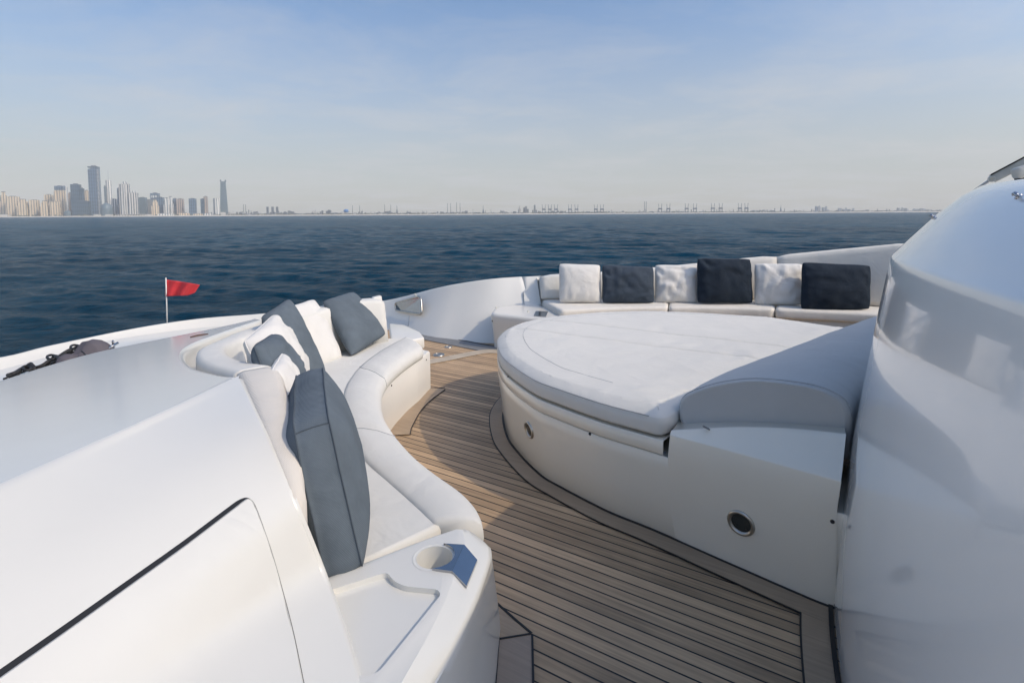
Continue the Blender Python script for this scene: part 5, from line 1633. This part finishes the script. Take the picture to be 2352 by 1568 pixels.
def blk(x0, x1, y, lab, m, back=420, name='industrial_building', cat='industrial building'):
    D = Dc((x0 + x1) / 2) + back; c = PD((x0 + x1) / 2, 495, D); w_ = (x1 - x0) / F * D; z = PD((x0 + x1) / 2, y, D).z
    o = thing(name, lab, cat, V3((c.x, c.y, GZ)))
    rg_ = random.Random(int(x0 * 7)); nb_ = max(3, int(w_ / 16)); mb = MB(); mr = MB()
    for k_ in range(nb_):
        h_ = (z - GZ) * (1.0 if k_ == nb_ // 2 else rg_.uniform(0.35, 0.95)); xx = c.x - w_ / 2 + w_ * (k_ + .5) / nb_; ww_ = w_ / nb_ * rg_.uniform(.6, 1.15)
        cc_p = V3((xx, c.y + rg_.uniform(-20, 20), 0))
        mb.prism(rect(cc_p, ww_, 18, 0.1), GZ - 2, GZ + h_)
        if rg_.random() < .6: mr.prism(rect(cc_p, ww_ * .5, 8, 0.1), GZ + h_, GZ + h_ + rg_.uniform(1, 4))
        if rg_.random() < .35: mr.cyl((xx + ww_ * .3, cc_p.y, GZ + h_), (xx + ww_ * .3, cc_p.y, GZ + h_ + rg_.uniform(6, 22)), 1.2, .8, 6)
        if k_ == 0: mr.prism(rect(cc_p, ww_ * .9, 19, .1), GZ + h_, GZ + h_ + 1)
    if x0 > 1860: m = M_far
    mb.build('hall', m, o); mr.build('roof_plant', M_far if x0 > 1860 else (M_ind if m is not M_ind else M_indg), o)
BK = [(516, 538, 488.5, 'white shed just right of the tapering tower', M_indw), (545, 562, 487, 'grey works left of the power station', M_ind), (578, 600, 486, 'dark low works beside the cream chimney', M_ind), (596, 612, 492, 'white tank hall before the power station', M_indw), (612, 648, 487, 'grey power station hall under its stacks', M_ind), (655, 676, 484, 'pale block right of the power station', M_ind), (690, 712, 490, 'low long grey shed mid shore', M_ind), (713, 729, 485, 'cream block with white end', M_indw), (735, 745, 484, 'small dark plant left of the jetty', M_ind), (748, 766, 482, 'grey processing plant with masts', M_ind), (776, 800, 489, 'white depot below the blue tank', M_indw), (824, 842, 485, 'square grey plant right of the blue tank', M_ind), (846, 856, 487, 'small cream domed store', M_indw), (862, 880, 487, 'grey plant left of the flare masts', M_ind), (880, 912, 485, 'refinery block among the flare masts', M_ind), (925, 945, 487, 'flat grey shed right of the refinery', M_ind), (948, 975, 487.5, 'long low pale sheds mid shore', M_indw), (995, 1015, 486, 'hazy block left of the four chimneys', M_ind), (1018, 1060, 487, 'low works beneath the four thin chimneys', M_ind), (1060, 1075, 484, 'hazy hall right of the four chimneys', M_ind), (1146, 1155, 483, 'grey building beside the white storage tank', M_ind),
      (1190, 1197, 474, 'hazy pale silo tower at the left of the refinery cluster', M_indw), (1202, 1214, 474, 'tallest hazy refinery column block', M_ind), (1222, 1234, 471, 'wide hazy refinery block right of the column', M_ind), (1236, 1300, 484, 'long hazy container wall under the first cranes', M_ind), (1300, 1340, 486, 'container stacks beneath the second crane pair', M_ind), (1345, 1400, 485, 'container stacks between middle crane pairs', M_ind), (1405, 1450, 487, 'low jetty building right of the middle cranes', M_ind), (1455, 1476, 487, 'flat works left of the twin chimneys', M_ind), (1490, 1512, 486, 'harbour shed between twin chimneys and cranes', M_ind), (1540, 1570, 485, 'harbour shed between right crane pairs', M_ind), (1600, 1635, 485.5, 'container yard before the last two crane pairs', M_ind), (1722, 1780, 482, 'long flat warehouse right of the last cranes', M_ind), (1871, 1885, 473, 'hazy apartment block, left of a far group', M_ind), (1886, 1903, 474, 'hazy apartment block, right of a far group', M_ind), (1925, 1960, 477, 'faint long refinery in the far haze', M_ind), (2060, 2085, 477, 'faint works near the superstructure edge', M_ind), (2095, 2135, 478, 'faint block hidden partly by the superstructure', M_ind)]
for a in BK: blk(*a)
# power station stacks
for i, x in enumerate((615, 626.5, 637)):
    D = Dc(x) + 430; c = PD(x, 495, D)
    o = thing('stack_pair', ['left', 'middle', 'right'][i] + ' pair of square stacks on the power station', 'chimney', V3((c.x, c.y, GZ)), 'power station stacks')
    for s in (-6, 6): MB().box((c.x + s, c.y, (GZ + PD(x, 475, D).z) / 2), (7, 8, PD(x, 475, D).z - GZ)).build('stack', M_crane, o)
# blue tank
D = Dc(795) + 420; c = PD(795, 495, D); z0, z1 = PD(795, 488, D).z, PD(795, 480.5, D).z
o = thing('storage_tank', 'bright blue rounded storage tank on the shore', 'tank', V3((c.x, c.y, GZ)))
mb = MB(); zz = [0, .25, .6, .85, 1]; ra = [.75, 1, 1, .75, .3]
for k in range(4): mb.cyl((c.x, c.y, z0 + (z1 - z0) * zz[k]), (c.x, c.y, z0 + (z1 - z0) * zz[k + 1]), 26 * ra[k], 26 * ra[k + 1], 16)
mb.build('shell', M_bluet, o); MB().cyl((c.x, c.y, GZ - 2), (c.x, c.y, z0), 12, 12, 12).build('pedestal', M_indw, o)
D = Dc(1158) + 420; c = PD(1158, 495, D)
o = thing('storage_tank', 'white cylindrical storage tank on the shore', 'tank', V3((c.x, c.y, GZ)))
MB().cyl((c.x, c.y, GZ - 2), (c.x, c.y, PD(1158, 484, D).z), 22, 22, 20).build('shell', M_indw, o); MB().cyl((c.x, c.y, PD(1158, 484, D).z), (c.x, c.y, PD(1158, 483, D).z), 22, 5, 20).build('roof', M_indw, o)
# conical towers
for x, y, lab in ((912, 472, 'dark pointed lattice derrick right of the flare masts'), (1110, 472, 'dark conical derrick mid shore'), (1793, 470, 'faint lattice mast beyond the last cranes')):
    D = Dc(x) + 430; c = PD(x, 495, D); z = PD(x, y, D).z
    o = thing('derrick', lab, 'derrick', V3((c.x, c.y, GZ)))
    MB().prism(rect(c, 20, 20, 0.2), GZ - 2, GZ + (z - GZ) * .6, 0.35).build('frame', M_crane, o); MB().cyl((c.x, c.y, GZ + (z - GZ) * .55), (c.x, c.y, z), 3, 1.4, 8).build('mast', M_crane, o)
# gantry cranes
def crane(x, y, w_, lab):
    D = Dc(x) + 260; c = PD(x, 495, D); z = PD(x, y, D).z; h = z - GZ
    W = w_ / F * D
    o = thing('gantry_crane', lab, 'crane', V3((c.x, c.y, GZ)), 'container cranes in the port')
    mb = MB()
    for sx in (-1, 1):
        for sy in (-1, 1): mb.box((c.x + sx * W * .30, c.y + sy * 10, GZ + h * .25), (3.5, 3.5, h * .5))
    mb.box((c.x, c.y, GZ + h * .12), (W * .7, 22, 3)); mb.build('legs', M_crane, o)
    MB().box((c.x, c.y, GZ + h * .46), (W * .72, 24, h * .16)).build('machinery_house', M_crane, o)
    for sx in (-1, 1):
        mb = MB(); mb.cyl((c.x + sx * W * .26, c.y, GZ + h * .5), (c.x + sx * W * .34, c.y, z), 3.0, 2.4, 6); mb.box((c.x + sx * W * .34, c.y, z - 2), (8, 6, 4)); mb.build('boom', M_crane, o)
CR = [(1249, 470), (1263, 470), (1277, 470), (1309, 470), (1324, 470), (1368.5, 470), (1382.5, 470), (1516, 468.5), (1535, 468.5), (1577, 468), (1596, 468), (1637, 467), (1655, 467), (1699, 467), (1714, 467)]
CL = ['leftmost of the first three cranes', 'middle of the first three cranes', 'rightmost of the first three cranes', 'left crane of the second pair', 'right crane of the second pair', 'left crane of the middle pair', 'right crane of the middle pair', 'left crane just right of the twin chimneys', 'second crane right of the twin chimneys', 'left crane of the third pair from the right end', 'right crane of the third pair from the right end', 'left crane of the next to last pair', 'right crane of the next to last pair', 'last but one crane of the port', 'last crane of the port, rightmost']
for (x, y), l in zip(CR, CL): crane(x, y, 11, l)

# ---------------- haze
hb = MB(); hb.box((0, 1500, (SEA_Z - 4 + 620) / 2), (19400, 16000, 620 - (SEA_Z - 4)))
m = bpy.data.materials.new('haze_air'); m.use_nodes = True
t = m.node_tree; t.nodes.clear()
out = t.nodes.new('ShaderNodeOutputMaterial'); pv = t.nodes.new('ShaderNodeVolumePrincipled')
pv.inputs['Density'].default_value = 0.75e-4
pv.inputs['Color'].default_value = (0.93, 0.93, 0.90, 1)
pv.inputs['Anisotropy'].default_value = 0.0
t.links.new(pv.outputs[0], out.inputs['Volume'])
hz = hb.build('haze', m); hz['kind'] = 'stuff'; hz['label'] = 'thin pale haze over the sea and the far shore'; hz['category'] = 'haze'
